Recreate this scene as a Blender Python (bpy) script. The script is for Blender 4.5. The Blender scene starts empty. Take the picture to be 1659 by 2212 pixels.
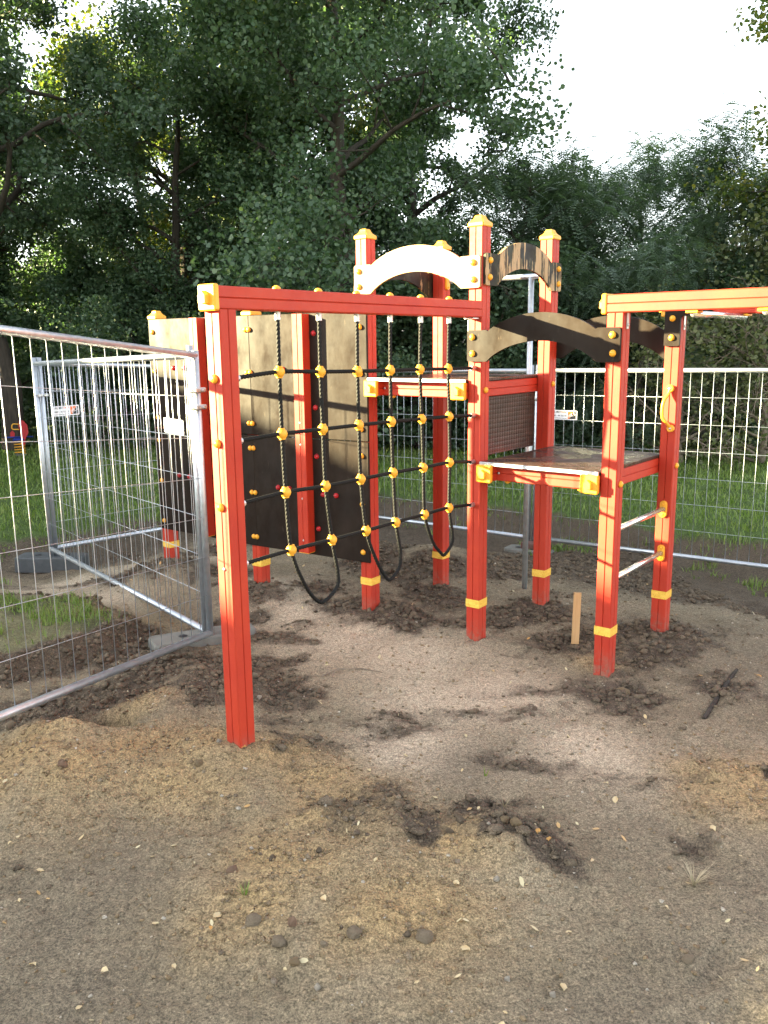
import bpy, math, random
import numpy as np
from mathutils import Matrix, Vector
R = math.radians
scene = bpy.context.scene
COL = scene.collection

# ------------------------------------------------------------------ camera
CAM_H = 1.8
pitch, roll = R(11.32), R(-0.67)
cam_d = bpy.data.cameras.new('camera'); cam = bpy.data.objects.new('camera', cam_d); COL.objects.link(cam)
D_ = Vector((0, math.cos(pitch), -math.sin(pitch))); U_ = Vector((0, math.sin(pitch), math.cos(pitch))); R_ = Vector((1, 0, 0))
Rr = R_*math.cos(roll) + U_*math.sin(roll); Ur = -R_*math.sin(roll) + U_*math.cos(roll)
cam.matrix_world = Matrix(((Rr.x, Ur.x, -D_.x, 0), (Rr.y, Ur.y, -D_.y, 0), (Rr.z, Ur.z, -D_.z, CAM_H), (0, 0, 0, 1)))
cam_d.sensor_fit = 'HORIZONTAL'; cam_d.sensor_width = 36; cam_d.lens = 36*1815.4/1659
cam_d.clip_start = 0.05; cam_d.clip_end = 2000
scene.camera = cam

# ------------------------------------------------------------------ world, sun, exposure
SUN_AZ, SUN_EL = R(175), R(14)
world = bpy.data.worlds.new('World'); scene.world = world; world.use_nodes = True
wn = world.node_tree; bg = wn.nodes['Background']
sky = wn.nodes.new('ShaderNodeTexSky'); sky.sky_type = 'NISHITA'; sky.sun_disc = False
sky.sun_elevation = SUN_EL; sky.sun_rotation = math.pi/2 - SUN_AZ
sky.air_density = 1.0; sky.dust_density = 1.0; sky.ozone_density = 1.0
hs = wn.nodes.new('ShaderNodeHueSaturation'); hs.inputs['Saturation'].default_value = 0.32
wn.links.new(sky.outputs[0], hs.inputs['Color']); wn.links.new(hs.outputs[0], bg.inputs['Color'])
bg.inputs['Strength'].default_value = 0.052
sd = bpy.data.lights.new('sun', 'SUN'); sd.energy = 5.0; sd.angle = R(0.5); sd.color = (1.0, 0.85, 0.48)
sun = bpy.data.objects.new('sun', sd); COL.objects.link(sun)
sdir = Vector((math.cos(SUN_EL)*math.cos(SUN_AZ), math.cos(SUN_EL)*math.sin(SUN_AZ), math.sin(SUN_EL)))
sun.rotation_euler = sdir.to_track_quat('Z', 'Y').to_euler()
scene.view_settings.view_transform = 'Standard'; scene.view_settings.look = 'None'
scene.view_settings.exposure = 4.0; scene.view_settings.gamma = 1.0; scene.view_settings.use_curve_mapping = False
scene.cycles.max_bounces = 6; scene.cycles.transparent_max_bounces = 8
scene.cycles.sample_clamp_indirect = 4.0

# ------------------------------------------------------------------ material helpers
def new_mat(name):
    m = bpy.data.materials.new(name); m.use_nodes = True
    nt = m.node_tree; b = nt.nodes['Principled BSDF']
    return m, nt, b
def node(nt, t, **kw):
    n = nt.nodes.new(t)
    for k, v in kw.items(): setattr(n, k, v)
    return n
def coords(nt, scale=(1, 1, 1), kind='Object'):
    tc = node(nt, 'ShaderNodeTexCoord'); mp = node(nt, 'ShaderNodeMapping')
    mp.inputs['Scale'].default_value = scale
    nt.links.new(tc.outputs[kind], mp.inputs['Vector']); return mp.outputs[0]
def noise(nt, vec, scale, detail=4, rough=0.55):
    n = node(nt, 'ShaderNodeTexNoise'); n.inputs['Scale'].default_value = scale
    n.inputs['Detail'].default_value = detail; n.inputs['Roughness'].default_value = rough
    nt.links.new(vec, n.inputs['Vector']); return n.outputs['Fac']
def ramp(nt, fac, stops):
    r = node(nt, 'ShaderNodeValToRGB'); el = r.color_ramp.elements
    while len(el) > 1: el.remove(el[-1])
    for i, (p, c) in enumerate(stops):
        e = el[0] if i == 0 else el.new(p)
        e.position = p; e.color = (*c, 1) if len(c) == 3 else c
    nt.links.new(fac, r.inputs['Fac']); return r.outputs['Color']
def mix(nt, fac, a, b, mode='MIX'):
    m = node(nt, 'ShaderNodeMix', data_type='RGBA', blend_type=mode)
    for s, v in ((m.inputs[0], fac), (m.inputs[6], a), (m.inputs[7], b)):
        if hasattr(v, 'links') or hasattr(v, 'is_output'): nt.links.new(v, s)
        elif isinstance(v, (int, float)): s.default_value = v
        else: s.default_value = (*v, 1)
    return m.outputs[2]
def maprange(nt, v, a, b, c, d):
    m = node(nt, 'ShaderNodeMapRange'); nt.links.new(v, m.inputs[0])
    for i, x in enumerate((a, b, c, d)): m.inputs[i+1].default_value = x
    return m.outputs[0]
def bump(nt, b, h, strength, dist):
    n = node(nt, 'ShaderNodeBump'); n.inputs['Strength'].default_value = strength; n.inputs['Distance'].default_value = dist
    nt.links.new(h, n.inputs['Height']); nt.links.new(n.outputs[0], b.inputs['Normal']); return n

def plastic(name, c1, c2, rough=0.42, dirt=None, bs=0.07):
    m, nt, b = new_mat(name); v = coords(nt)
    col = ramp(nt, noise(nt, v, 6, 5), [(0.3, c1), (0.7, c2)])
    if dirt:
        g = node(nt, 'ShaderNodeNewGeometry'); sx = node(nt, 'ShaderNodeSeparateXYZ'); nt.links.new(g.outputs['Position'], sx.inputs[0])
        h = maprange(nt, sx.outputs[2], 0.0, 0.16, 1.0, 0.0)
        nn = maprange(nt, noise(nt, v, 34, 7, 0.75), 0.44, 0.64, 0.0, 0.9)
        mm = node(nt, 'ShaderNodeMath', operation='MULTIPLY'); nt.links.new(h, mm.inputs[0]); nt.links.new(nn, mm.inputs[1])
        col = mix(nt, mm.outputs[0], col, dirt)
    nt.links.new(col, b.inputs['Base Color'])
    fine = noise(nt, coords(nt, (90, 90, 3)), 4, 3)
    rr = maprange(nt, noise(nt, v, 22, 5, 0.7), 0.3, 0.7, rough-0.07, rough+0.1); nt.links.new(rr, b.inputs['Roughness'])
    b.inputs['Specular IOR Level'].default_value = 0.36
    bump(nt, b, fine, bs, 0.002); return m
M = {}
M['red'] = plastic('red_plastic', (0.37, 0.024, 0.010), (0.43, 0.036, 0.012), 0.57, (0.20, 0.15, 0.11))
M['yellow'] = plastic('yellow_plastic', (0.72, 0.33, 0.025), (0.80, 0.40, 0.035), 0.38, None, 0.1)
M['red_ball'] = plastic('red_ball_plastic', (0.36, 0.016, 0.02), (0.42, 0.02, 0.025), 0.35, None, 0.1)
M['blue'] = plastic('blue_plastic', (0.01, 0.03, 0.22), (0.012, 0.04, 0.28), 0.4, None, 0.1)

def wood_film(name, peel, wear=0.5, gloss=0.46):
    """dark brown film faced plywood; peel = share of the film gone, bare tan ply below, in upright strips"""
    m, nt, b = new_mat(name)
    v = coords(nt)
    dark = ramp(nt, noise(nt, v, 3.5, 6, 0.6), [(0.3, (0.012, 0.0085, 0.007)), (0.75, (0.026, 0.0185, 0.0135))])
    scr = maprange(nt, noise(nt, coords(nt, (7, 7, 2)), 5, 8, 0.75), 0.63, 0.72, 0.0, wear)
    col = mix(nt, scr, dark, (0.16, 0.12, 0.085))
    if peel > 0:
        st = noise(nt, coords(nt, (13, 13, 1.6)), 1.15, 5, 0.62)
        jag = noise(nt, coords(nt, (60, 60, 5)), 1.0, 3)
        ad = node(nt, 'ShaderNodeMath', operation='MULTIPLY_ADD'); nt.links.new(jag, ad.inputs[0]); ad.inputs[1].default_value = 0.18; nt.links.new(st, ad.inputs[2])
        t = 0.74 - 0.33*peel
        mask = maprange(nt, ad.outputs[0], t, t+0.02, 0.0, 1.0)
        ply = ramp(nt, noise(nt, coords(nt, (40, 40, 4)), 2, 6), [(0.25, (0.30, 0.20, 0.10)), (0.7, (0.42, 0.29, 0.16))])
        olive = mix(nt, maprange(nt, noise(nt, v, 8, 5), 0.45, 0.6, 0, 0.6), col, (0.045, 0.045, 0.025))
        col = mix(nt, mask, olive, ply)
    nt.links.new(col, b.inputs['Base Color'])
    sm = noise(nt, coords(nt, (2.2, 2.2, 1.2)), 2.0, 6, 0.7)
    nt.links.new(maprange(nt, sm, 0.35, 0.65, 0.03, 0.17), b.inputs['Specular IOR Level'])
    rr = maprange(nt, noise(nt, v, 9, 6, 0.65), 0.3, 0.7, gloss-0.08, gloss+0.12); nt.links.new(rr, b.inputs['Roughness'])
    bump(nt, b, noise(nt, coords(nt), 25, 4), 0.05, 0.002)
    return m
M['film'] = wood_film('brown_film_ply', 0, 0.35)
M['film_peel'] = wood_film('peeling_film_ply', 0.5, 0.3, 0.5)
M['film_bare'] = wood_film('mostly_bare_ply', 1.15, 0.3, 0.42)
M['film_some'] = wood_film('partly_peeling_ply', 0.3, 0.3, 0.5)

def studded(name, sc3, wet):
    m, nt, b = new_mat(name)
    v = coords(nt, sc3)
    vo = node(nt, 'ShaderNodeTexVoronoi', feature='F1'); vo.inputs['Scale'].default_value = 1.0; vo.inputs['Randomness'].default_value = 0.0
    nt.links.new(v, vo.inputs['Vector'])
    h = maprange(nt, vo.outputs['Distance'], 0.35, 0.5, 1.0, 0.0)
    c = ramp(nt, noise(nt, coords(nt), 14, 5), [(0.3, (0.034, 0.020, 0.014)), (0.7, (0.066, 0.038, 0.027))])
    nt.links.new(c, b.inputs['Base Color'])
    w = maprange(nt, noise(nt, coords(nt), 5, 4), 0.4, 0.6, *wet); nt.links.new(w, b.inputs['Roughness'])
    b.inputs['Specular IOR Level'].default_value = 0.25
    bump(nt, b, h, 0.6, 0.004); return m
M['stud'] = studded('studded_brown_floor', (34, 34, 0), (0.12, 0.5))
M['stud_wall'] = studded('studded_brown_panel', (0, 34, 34), (0.42, 0.55))

def metal(name, col, rough, spots=0.12):
    m, nt, b = new_mat(name); b.inputs['Metallic'].default_value = 0.85
    c = ramp(nt, noise(nt, coords(nt), 30, 5), [(0.3, tuple(x*(1-spots) for x in col)), (0.7, tuple(min(1, x*(1+spots)) for x in col))])
    nt.links.new(c, b.inputs['Base Color'])
    rr = maprange(nt, noise(nt, coords(nt), 60, 4), 0.3, 0.7, rough-0.08, rough+0.1); nt.links.new(rr, b.inputs['Roughness'])
    return m
M['galv'] = metal('galvanised_steel', (0.50, 0.54, 0.58), 0.42)
M['chrome'] = metal('polished_steel', (0.66, 0.67, 0.68), 0.2, 0.03)
M['bracket'] = metal('bracket_steel', (0.5, 0.5, 0.5), 0.35)

def rope_mat():
    m, nt, b = new_mat('black_rope')
    c = ramp(nt, noise(nt, coords(nt), 120, 4), [(0.3, (0.004, 0.004, 0.004)), (0.75, (0.011, 0.011, 0.010))])
    nt.links.new(c, b.inputs['Base Color']); b.inputs['Roughness'].default_value = 0.7; b.inputs['Specular IOR Level'].default_value = 0.25; return m
M['rope'] = rope_mat()
def tape_mat():
    m, nt, b = new_mat('yellow_tape')
    g = node(nt, 'ShaderNodeTexCoord'); sx = node(nt, 'ShaderNodeSeparateXYZ'); nt.links.new(g.outputs['Object'], sx.inputs[0])
    n1 = noise(nt, coords(nt, (160, 160, 60)), 1.0, 2, 0.7)
    band = maprange(nt, n1, 0.60, 0.63, 0.0, 0.55)
    c = ramp(nt, noise(nt, coords(nt, (10, 10, 30)), 3, 4), [(0.3, (0.70, 0.42, 0.05)), (0.7, (0.82, 0.56, 0.11))])
    nt.links.new(mix(nt, band, c, (0.45, 0.12, 0.02)), b.inputs['Base Color']); b.inputs['Roughness'].default_value = 0.3
    return m
M['tape'] = tape_mat()
def simple(name, stops, scale, rough=0.8, bs=0.3, bd=0.004, sc3=(1, 1, 1)):
    m, nt, b = new_mat(name)
    n = noise(nt, coords(nt, sc3), scale, 6, 0.62)
    nt.links.new(ramp(nt, n, stops), b.inputs['Base Color']); b.inputs['Roughness'].default_value = rough
    bump(nt, b, noise(nt, coords(nt, sc3), scale*4, 5, 0.7), bs, bd); return m
M['concrete'] = simple('concrete', [(0.3, (0.12, 0.12, 0.105)), (0.7, (0.19, 0.19, 0.17))], 9, 0.9, 0.5)
M['darkblock'] = simple('dark_recycled_block', [(0.3, (0.045, 0.052, 0.055)), (0.7, (0.085, 0.092, 0.095))], 8, 0.7, 0.4)
M['brick'] = simple('old_brick', [(0.3, (0.10, 0.055, 0.045)), (0.7, (0.16, 0.085, 0.065))], 12, 0.9, 0.6)
M['stake'] = simple('raw_pine', [(0.3, (0.42, 0.25, 0.11)), (0.7, (0.55, 0.36, 0.17))], 5, 0.7, 0.2, 0.002, (12, 12, 1))
M['white'] = simple('white_enamel', [(0.3, (0.74, 0.75, 0.76)), (0.7, (0.82, 0.82, 0.82))], 8, 0.4, 0.05)
M['orange'] = simple('orange_print', [(0.3, (0.75, 0.16, 0.02)), (0.7, (0.80, 0.19, 0.03))], 8, 0.4, 0.05)
M['ink'] = simple('dark_print', [(0.3, (0.02, 0.022, 0.025)), (0.7, (0.03, 0.032, 0.036))], 8, 0.4, 0.05)
M['bark'] = simple('bark', [(0.3, (0.030, 0.024, 0.018)), (0.7, (0.075, 0.060, 0.045))], 7, 0.95, 0.8, 0.02, (3, 3, 0.6))
M['bark_pale'] = simple('pale_twig_bark', [(0.3, (0.14, 0.11, 0.08)), (0.7, (0.26, 0.21, 0.15))], 12, 0.9, 0.4)
M['plank'] = simple('weathered_board', [(0.3, (0.09, 0.085, 0.075)), (0.7, (0.16, 0.15, 0.13))], 6, 0.9, 0.4, 0.004, (2, 12, 12))
M['plaster'] = simple('plaster', [(0.3, (0.62, 0.60, 0.56)), (0.7, (0.72, 0.70, 0.66))], 3, 0.9, 0.2)
M['rooftile'] = simple('grey_roof', [(0.3, (0.40, 0.42, 0.44)), (0.7, (0.52, 0.54, 0.56))], 3, 0.7, 0.2)
M['redroof'] = simple('clay_roof', [(0.3, (0.20, 0.08, 0.05)), (0.7, (0.28, 0.11, 0.07))], 5, 0.8, 0.3)
def glass_mat():
    m, nt, b = new_mat('window_glass')
    nt.links.new(ramp(nt, noise(nt, coords(nt), 2), [(0.3, (0.02, 0.025, 0.03)), (0.7, (0.04, 0.045, 0.05))]), b.inputs['Base Color']); b.inputs['Roughness'].default_value = 0.08; return m
M['glass'] = glass_mat()
def stone_mat(name, a, c, dust=0.6):
    m, nt, b = new_mat(name); v = coords(nt); g = node(nt, 'ShaderNodeNewGeometry')
    ad = node(nt, 'ShaderNodeMath', operation='MULTIPLY_ADD'); nt.links.new(g.outputs['Random Per Island'], ad.inputs[0]); ad.inputs[1].default_value = 0.5
    n = noise(nt, v, 3.0, 6, 0.7); sc_ = node(nt, 'ShaderNodeMath', operation='MULTIPLY'); nt.links.new(n, sc_.inputs[0]); sc_.inputs[1].default_value = 0.6; nt.links.new(sc_.outputs[0], ad.inputs[2])
    col = ramp(nt, ad.outputs[0], [(0.15, a), (0.62, c)])
    sx = node(nt, 'ShaderNodeSeparateXYZ'); nt.links.new(g.outputs['Normal'], sx.inputs[0])
    n2 = noise(nt, v, 7.0, 5, 0.75); mm = node(nt, 'ShaderNodeMath', operation='MULTIPLY'); nt.links.new(maprange(nt, sx.outputs[2], -.4, .6, 0.3, 1.0), mm.inputs[0]); nt.links.new(maprange(nt, n2, .38, .56, 0, dust), mm.inputs[1])
    nt.links.new(mix(nt, mm.outputs[0], col, (0.30, 0.235, 0.155)), b.inputs['Base Color']); b.inputs['Roughness'].default_value = 0.95; b.inputs['Specular IOR Level'].default_value = 0.2
    bump(nt, b, noise(nt, v, 9.0, 5, 0.75), 0.8, 0.25); return m
M['stone_grey'] = stone_mat('grey_stone', (0.22, 0.178, 0.128), (0.38, 0.31, 0.225), 0.9)
M['stone_tan'] = stone_mat('tan_stone', (0.22, 0.155, 0.085), (0.35, 0.255, 0.145))
M['stone_red'] = stone_mat('reddish_stone', (0.24, 0.13, 0.09), (0.36, 0.22, 0.15))
M['stone_white'] = stone_mat('pale_flint', (0.48, 0.43, 0.34), (0.64, 0.58, 0.48), 0.3)
M['stone_dark'] = stone_mat('dark_clod', (0.048, 0.037, 0.027), (0.165, 0.130, 0.094), 0.5)

def leaf_mat(name, stops, trans=0.35, rough=0.5):
    m, nt, b = new_mat(name)
    g = node(nt, 'ShaderNodeNewGeometry')
    n = noise(nt, coords(nt, kind='Object'), 0.9, 3)
    ad = node(nt, 'ShaderNodeMath', operation='MULTIPLY_ADD'); nt.links.new(g.outputs['Random Per Island'], ad.inputs[0]); ad.inputs[1].default_value = 0.55
    mu = node(nt, 'ShaderNodeMath', operation='MULTIPLY'); nt.links.new(n, mu.inputs[0]); mu.inputs[1].default_value = 0.6
    nt.links.new(mu.outputs[0], ad.inputs[2])
    c = ramp(nt, ad.outputs[0], stops)
    nt.links.new(c, b.inputs['Base Color']); b.inputs['Roughness'].default_value = rough
    b.inputs['Specular IOR Level'].default_value = 0.5
    tr = node(nt, 'ShaderNodeBsdfTranslucent'); br = mix(nt, 1.0, c, (1.15, 1.35, 0.6), 'MULTIPLY'); nt.links.new(br, tr.inputs['Color'])
    ms = node(nt, 'ShaderNodeMixShader'); ms.inputs[0].default_value = trans
    out = nt.nodes['Material Output']
    nt.links.new(b.outputs[0], ms.inputs[1]); nt.links.new(tr.outputs[0], ms.inputs[2]); nt.links.new(ms.outputs[0], out.inputs['Surface'])
    return m
M['leaf'] = leaf_mat('broad_leaf', [(0.15, (0.044, 0.084, 0.046)), (0.55, (0.072, 0.124, 0.066)), (0.9, (0.115, 0.165, 0.088))])
M['leaf_yel'] = leaf_mat('yellowing_leaf', [(0.15, (0.06, 0.10, 0.025)), (0.55, (0.11, 0.15, 0.035)), (0.9, (0.26, 0.23, 0.05))], 0.45)
M['leaf_oak'] = leaf_mat('oak_leaf', [(0.15, (0.036, 0.066, 0.038)), (0.6, (0.062, 0.104, 0.056)), (0.95, (0.10, 0.14, 0.075))], 0.25)
M['leaf_rob'] = leaf_mat('locust_leaf', [(0.15, (0.068, 0.105, 0.078)), (0.55, (0.100, 0.150, 0.105)), (0.9, (0.15, 0.205, 0.135))], 0.4)
M['leaf_olive'] = leaf_mat('olive_shrub_leaf', [(0.15, (0.07, 0.09, 0.035)), (0.6, (0.11, 0.13, 0.05)), (0.95, (0.17, 0.17, 0.07))], 0.3)
M['grass'] = leaf_mat('grass_blade', [(0.15, (0.100, 0.170, 0.030)), (0.55, (0.150, 0.235, 0.044)), (0.92, (0.24, 0.29, 0.080))], 0.3)
M['leaf_fall'] = leaf_mat('fallen_leaf', [(0.15, (0.42, 0.36, 0.20)), (0.5, (0.58, 0.50, 0.32)), (0.9, (0.50, 0.28, 0.08))], 0.15, 0.6)
M['leaf_fall2'] = leaf_mat('fallen_orange_leaf', [(0.15, (0.42, 0.20, 0.05)), (0.6, (0.52, 0.28, 0.08)), (0.9, (0.34, 0.13, 0.05))], 0.15, 0.6)
M['straw'] = leaf_mat('dry_straw', [(0.2, (0.26, 0.21, 0.13)), (0.8, (0.40, 0.34, 0.23))], 0.1, 0.8)

# ------------------------------------------------------------------ mesh helpers
class MB:
    def __init__(s): s.v = []; s.f = []; s.uv = None
    def add(s, vs, fs):
        o = len(s.v); s.v += [tuple(p) for p in vs]; s.f += [tuple(o+i for i in f) for f in fs]; return s
    def box(s, lo, hi, ch=0.0):
        (x0, y0, z0), (x1, y1, z1) = lo, hi
        if ch <= 0:
            vs = [(x, y, z) for z in (z0, z1) for y in (y0, y1) for x in (x0, x1)]
            return s.add(vs, [(0, 2, 3, 1), (4, 5, 7, 6), (0, 1, 5, 4), (2, 6, 7, 3), (0, 4, 6, 2), (1, 3, 7, 5)])
        def ring(z, c):
            return [(x0+c, y0, z), (x1-c, y0, z), (x1, y0+c, z), (x1, y1-c, z), (x1-c, y1, z), (x0+c, y1, z), (x0, y1-c, z), (x0, y0+c, z)]
        def ins(r): return [(min(max(x, x0+ch), x1-ch), min(max(y, y0+ch), y1-ch), z) for x, y, z in r]
        rs = [ins(ring(z0, ch)), ring(z0+ch, ch), ring(z1-ch, ch), ins(ring(z1, ch))]
        return s.loft(rs)
    def loft(s, rings, caps=True, closed=True):
        n = len(rings[0]); o = len(s.v)
        for r in rings: s.v += [tuple(p) for p in r]
        for k in range(len(rings)-1):
            for i in range(n if closed else n-1):
                j = (i+1) % n; a = o+k*n
                s.f.append((a+i, a+j, a+n+j, a+n+i))
        if caps:
            s.f.append(tuple(o+i for i in reversed(range(n)))); e = o+(len(rings)-1)*n
            s.f.append(tuple(e+i for i in range(n)))
        return s
    def tube(s, pts, r, n=8, caps=True):
        pts = [Vector(p) for p in pts]; rs = r if isinstance(r, (list, tuple)) else [r]*len(pts)
        rings = []; prev = None
        for i, p in enumerate(pts):
            t = (pts[min(i+1, len(pts)-1)] - pts[max(i-1, 0)]).normalized()
            if prev is None:
                a = t.orthogonal().normalized()
            else:
                a = (prev - t*prev.dot(t)).normalized()
            prev = a; b = t.cross(a)
            rings.append([p + (a*math.cos(2*math.pi*k/n) + b*math.sin(2*math.pi*k/n))*rs[i] for k in range(n)])
        return s.loft(rings, caps)
    def sphere(s, c, r, nu=12, nv=8, sz=(1, 1, 1)):
        rings = []
        for i in range(1, nv):
            a = math.pi*i/nv
            rings.append([(c[0]+r*sz[0]*math.sin(a)*math.cos(2*math.pi*k/nu), c[1]+r*sz[1]*math.sin(a)*math.sin(2*math.pi*k/nu), c[2]-r*sz[2]*math.cos(a)) for k in range(nu)])
        o = len(s.v); s.loft(rings, False)
        b = len(s.v); s.v += [(c[0], c[1], c[2]-r*sz[2]), (c[0], c[1], c[2]+r*sz[2])]
        e = o+(len(rings)-1)*nu
        for i in range(nu):
            s.f.append((b, o+(i+1) % nu, o+i)); s.f.append((b+1, e+i, e+(i+1) % nu))
        return s
    def mesh(s, name, mat, smooth=False):
        me = bpy.data.meshes.new(name); me.from_pydata(s.v, [], s.f); me.materials.append(M[mat] if isinstance(mat, str) else mat)
        if smooth: me.polygons.foreach_set('use_smooth', [True]*len(me.polygons))
        me.update(); return me
    def build(s, name, mat, parent=None, smooth=False):
        return put(name, s.mesh(name, mat, smooth), parent)
def put(name, me, parent=None, loc=None, rot=None, scale=None):
    o = bpy.data.objects.new(name, me); COL.objects.link(o); o.parent = parent
    if loc is not None: o.location = loc
    if rot is not None: o.rotation_euler = rot
    if scale is not None: o.scale = scale if hasattr(scale, '__len__') else (scale,)*3
    return o
def tag(o, label=None, cat=None, group=None, kind=None):
    for k, v in (('label', label), ('category', cat), ('group', group), ('kind', kind)):
        if v: o[k] = v
    return o
def empty(name, loc, rz=0.0):
    o = bpy.data.objects.new(name, None); COL.objects.link(o); o.location = loc; o.rotation_euler = (0, 0, rz); o.empty_display_size = 0.1; return o
def smooth_by_angle(me, ang=40):
    pass
def np_mesh(name, verts, faces, mat, smooth=False):
    """verts (N,3), faces (K,n) equal size"""
    verts = np.asarray(verts, np.float32); faces = np.asarray(faces, np.int32)
    me = bpy.data.meshes.new(name); k, n = faces.shape
    me.vertices.add(len(verts)); me.vertices.foreach_set('co', verts.ravel())
    me.loops.add(k*n); me.loops.foreach_set('vertex_index', faces.ravel())
    me.polygons.add(k); me.polygons.foreach_set('loop_start', np.arange(0, k*n, n, dtype=np.int32))
    me.polygons.foreach_set('loop_total', np.full(k, n, np.int32))
    if smooth: me.polygons.foreach_set('use_smooth', np.ones(k, bool))
    me.materials.append(M[mat] if isinstance(mat, str) else mat); me.update(calc_edges=True); me.validate(); return me

# ------------------------------------------------------------------ terrain
YAW = R(-38.54); EX, EY = math.cos(YAW), math.sin(YAW); BX, BY = 0.559, 4.936
def to_local(x, y):
    dx, dy = x-BX, y-BY
    return dx*EX+dy*EY, -dx*EY+dy*EX
def to_world(a, b): return BX+a*EX-b*EY, BY+a*EY+b*EX
def hash2(ix, iy, seed):
    h = (ix.astype(np.int64)*374761393 + iy.astype(np.int64)*668265263 + seed*1442695041) & 0xffffffff
    h = ((h ^ (h >> 13))*1274126177) & 0xffffffff
    h = h ^ (h >> 16)
    return (h & 0xffffff)/float(0xffffff)
def vnoise(x, y, s, seed=0):
    x = np.asarray(x, float)/s; y = np.asarray(y, float)/s
    ix, iy = np.floor(x), np.floor(y); fx, fy = x-ix, y-iy
    ux, uy = fx*fx*(3-2*fx), fy*fy*(3-2*fy)
    a, b, c, d = hash2(ix, iy, seed), hash2(ix+1, iy, seed), hash2(ix, iy+1, seed), hash2(ix+1, iy+1, seed)
    return ((a*(1-ux)+b*ux)*(1-uy)+(c*(1-ux)+d*ux)*uy)*2-1
def fbm(x, y, s, o, seed=0):
    t = 0; am = 1; tot = 0
    for i in range(o):
        ca, sa = math.cos(i*0.7), math.sin(i*0.7)
        t = t+am*vnoise(x*ca-y*sa, x*sa+y*ca, s, seed+i*17); tot += am; am *= 0.55; s *= 0.5
    return t/tot
def sstep(x, a, b):
    t = np.clip((x-a)/(b-a), 0, 1); return t*t*(3-2*t)
def blobs(x, y, pts, r):
    m = 0
    for p in pts:
        rr = p[2] if len(p) > 2 else r; am = p[3] if len(p) > 3 else 1.0
        m = np.maximum(m, am*np.exp(-((x-p[0])**2+(y-p[1])**2)/(rr*rr)))
    return m
POSTS = {'F': (-0.838, 0), 'B': (0, 0), 'C': (0.838, 0), 'G': (-0.838, 0.834), 'E': (0, 0.834), 'D': (0.838, 0.834),
         'A': (0, -1.925), 'H': (-1.794, -0.096), 'I': (-2.813, -0.124)}
PW = {k: to_world(*v) for k, v in POSTS.items()}
PALE = [(0.18, 4.65, .5), (0.53, 4.17, .45), (-0.57, 5.45, .35), (-0.24, 4.98, .45), (0.28, 4.12, .4), (-0.79, 6.0, .35), (-2.55, 6.58, .45), (-2.15, 5.93, .3),
        (-1.9, 7.0, .5), (0.1, 3.6, .3), (0.9, 3.5, .35)]
OCHRE = [(-0.39, 2.63, .28), (0.02, 2.39, .28), (-0.5, 2.37, .2), (-0.15, 2.92, .25), (0.19, 2.76, .22), (-1.23, 3.22, .3), (-1.53, 3.38, .3), (-1.04, 3.45, .2),
         (-0.79, 3.45, .22), (-0.48, 3.4, .25), (-0.26, 3.2, .25), (1.44, 3.23, .22), (1.46, 3.08, .25), (-1.26, 3.99, .16), (-1.81, 5.39, .25), (1.25, 4.62, .14), (-0.85, 3.15, .3), (-1.25, 2.95, .25, .7), (-1.75, 3.2, .3)]
DARK = [(-1.43, 4.17, .35), (-1.19, 4.48, .4), (-1.73, 4.0, .35), (-0.72, 4.54, .3), (-0.53, 4.26, .22), (-0.9, 4.1, .3), (0.45, 2.84, .13), (0.54, 2.75, .12), (0.39, 3.04, .13),
        (0.07, 2.85, .10), (1.36, 5.01, .3), (1.57, 4.61, .25), (1.11, 4.93, .25), (1.23, 4.15, .28), (-0.01, 5.33, .25), (-0.23, 5.64, .25), (0.4, 5.95, .3),
        (0.67, 5.3, .28), (1.05, 5.5, .3), (-0.46, 6.1, .25), (1.84, 4.19, .2, .7), (-1.61, 7.49, .4), (-1.28, 6.39, .3), (-2.02, 6.42, .25), (-1.38, 4.7, .35), (-1.7, 6.5, .3),
        (1.6, 3.2, .12), (1.11, 2.74, .12, .8), (1.75, 5.0, .35), (-0.9, 5.85, .3), (-1.55, 5.0, .4), (-1.1, 5.3, .3), (0.15, 5.4, .3), (-2.3, 5.4, .25), (0.3, 6.5, .4), (-0.1, 7.0, .4), (0.9, 6.6, .4)]
DAMP_SHADE = [(-1.15, 2.73, .35, .6), (-1.09, 2.36, .3, .6), (-0.84, 2.05, .25, .7), (-1.0, 2.0, .3, .6), (0.65, 2.01, .2, .55), (-0.76, 2.23, .2, .5), (0.34, 3.42, .2, .5), (1.3, 2.4, .35, .5), (0.9, 2.2, .3, .35), (1.0, 2.9, .3, .4), (2.4, 4.6, .8, .5)]  # damp soil plus shadow streaks at near left, painted in as darker ground
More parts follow.
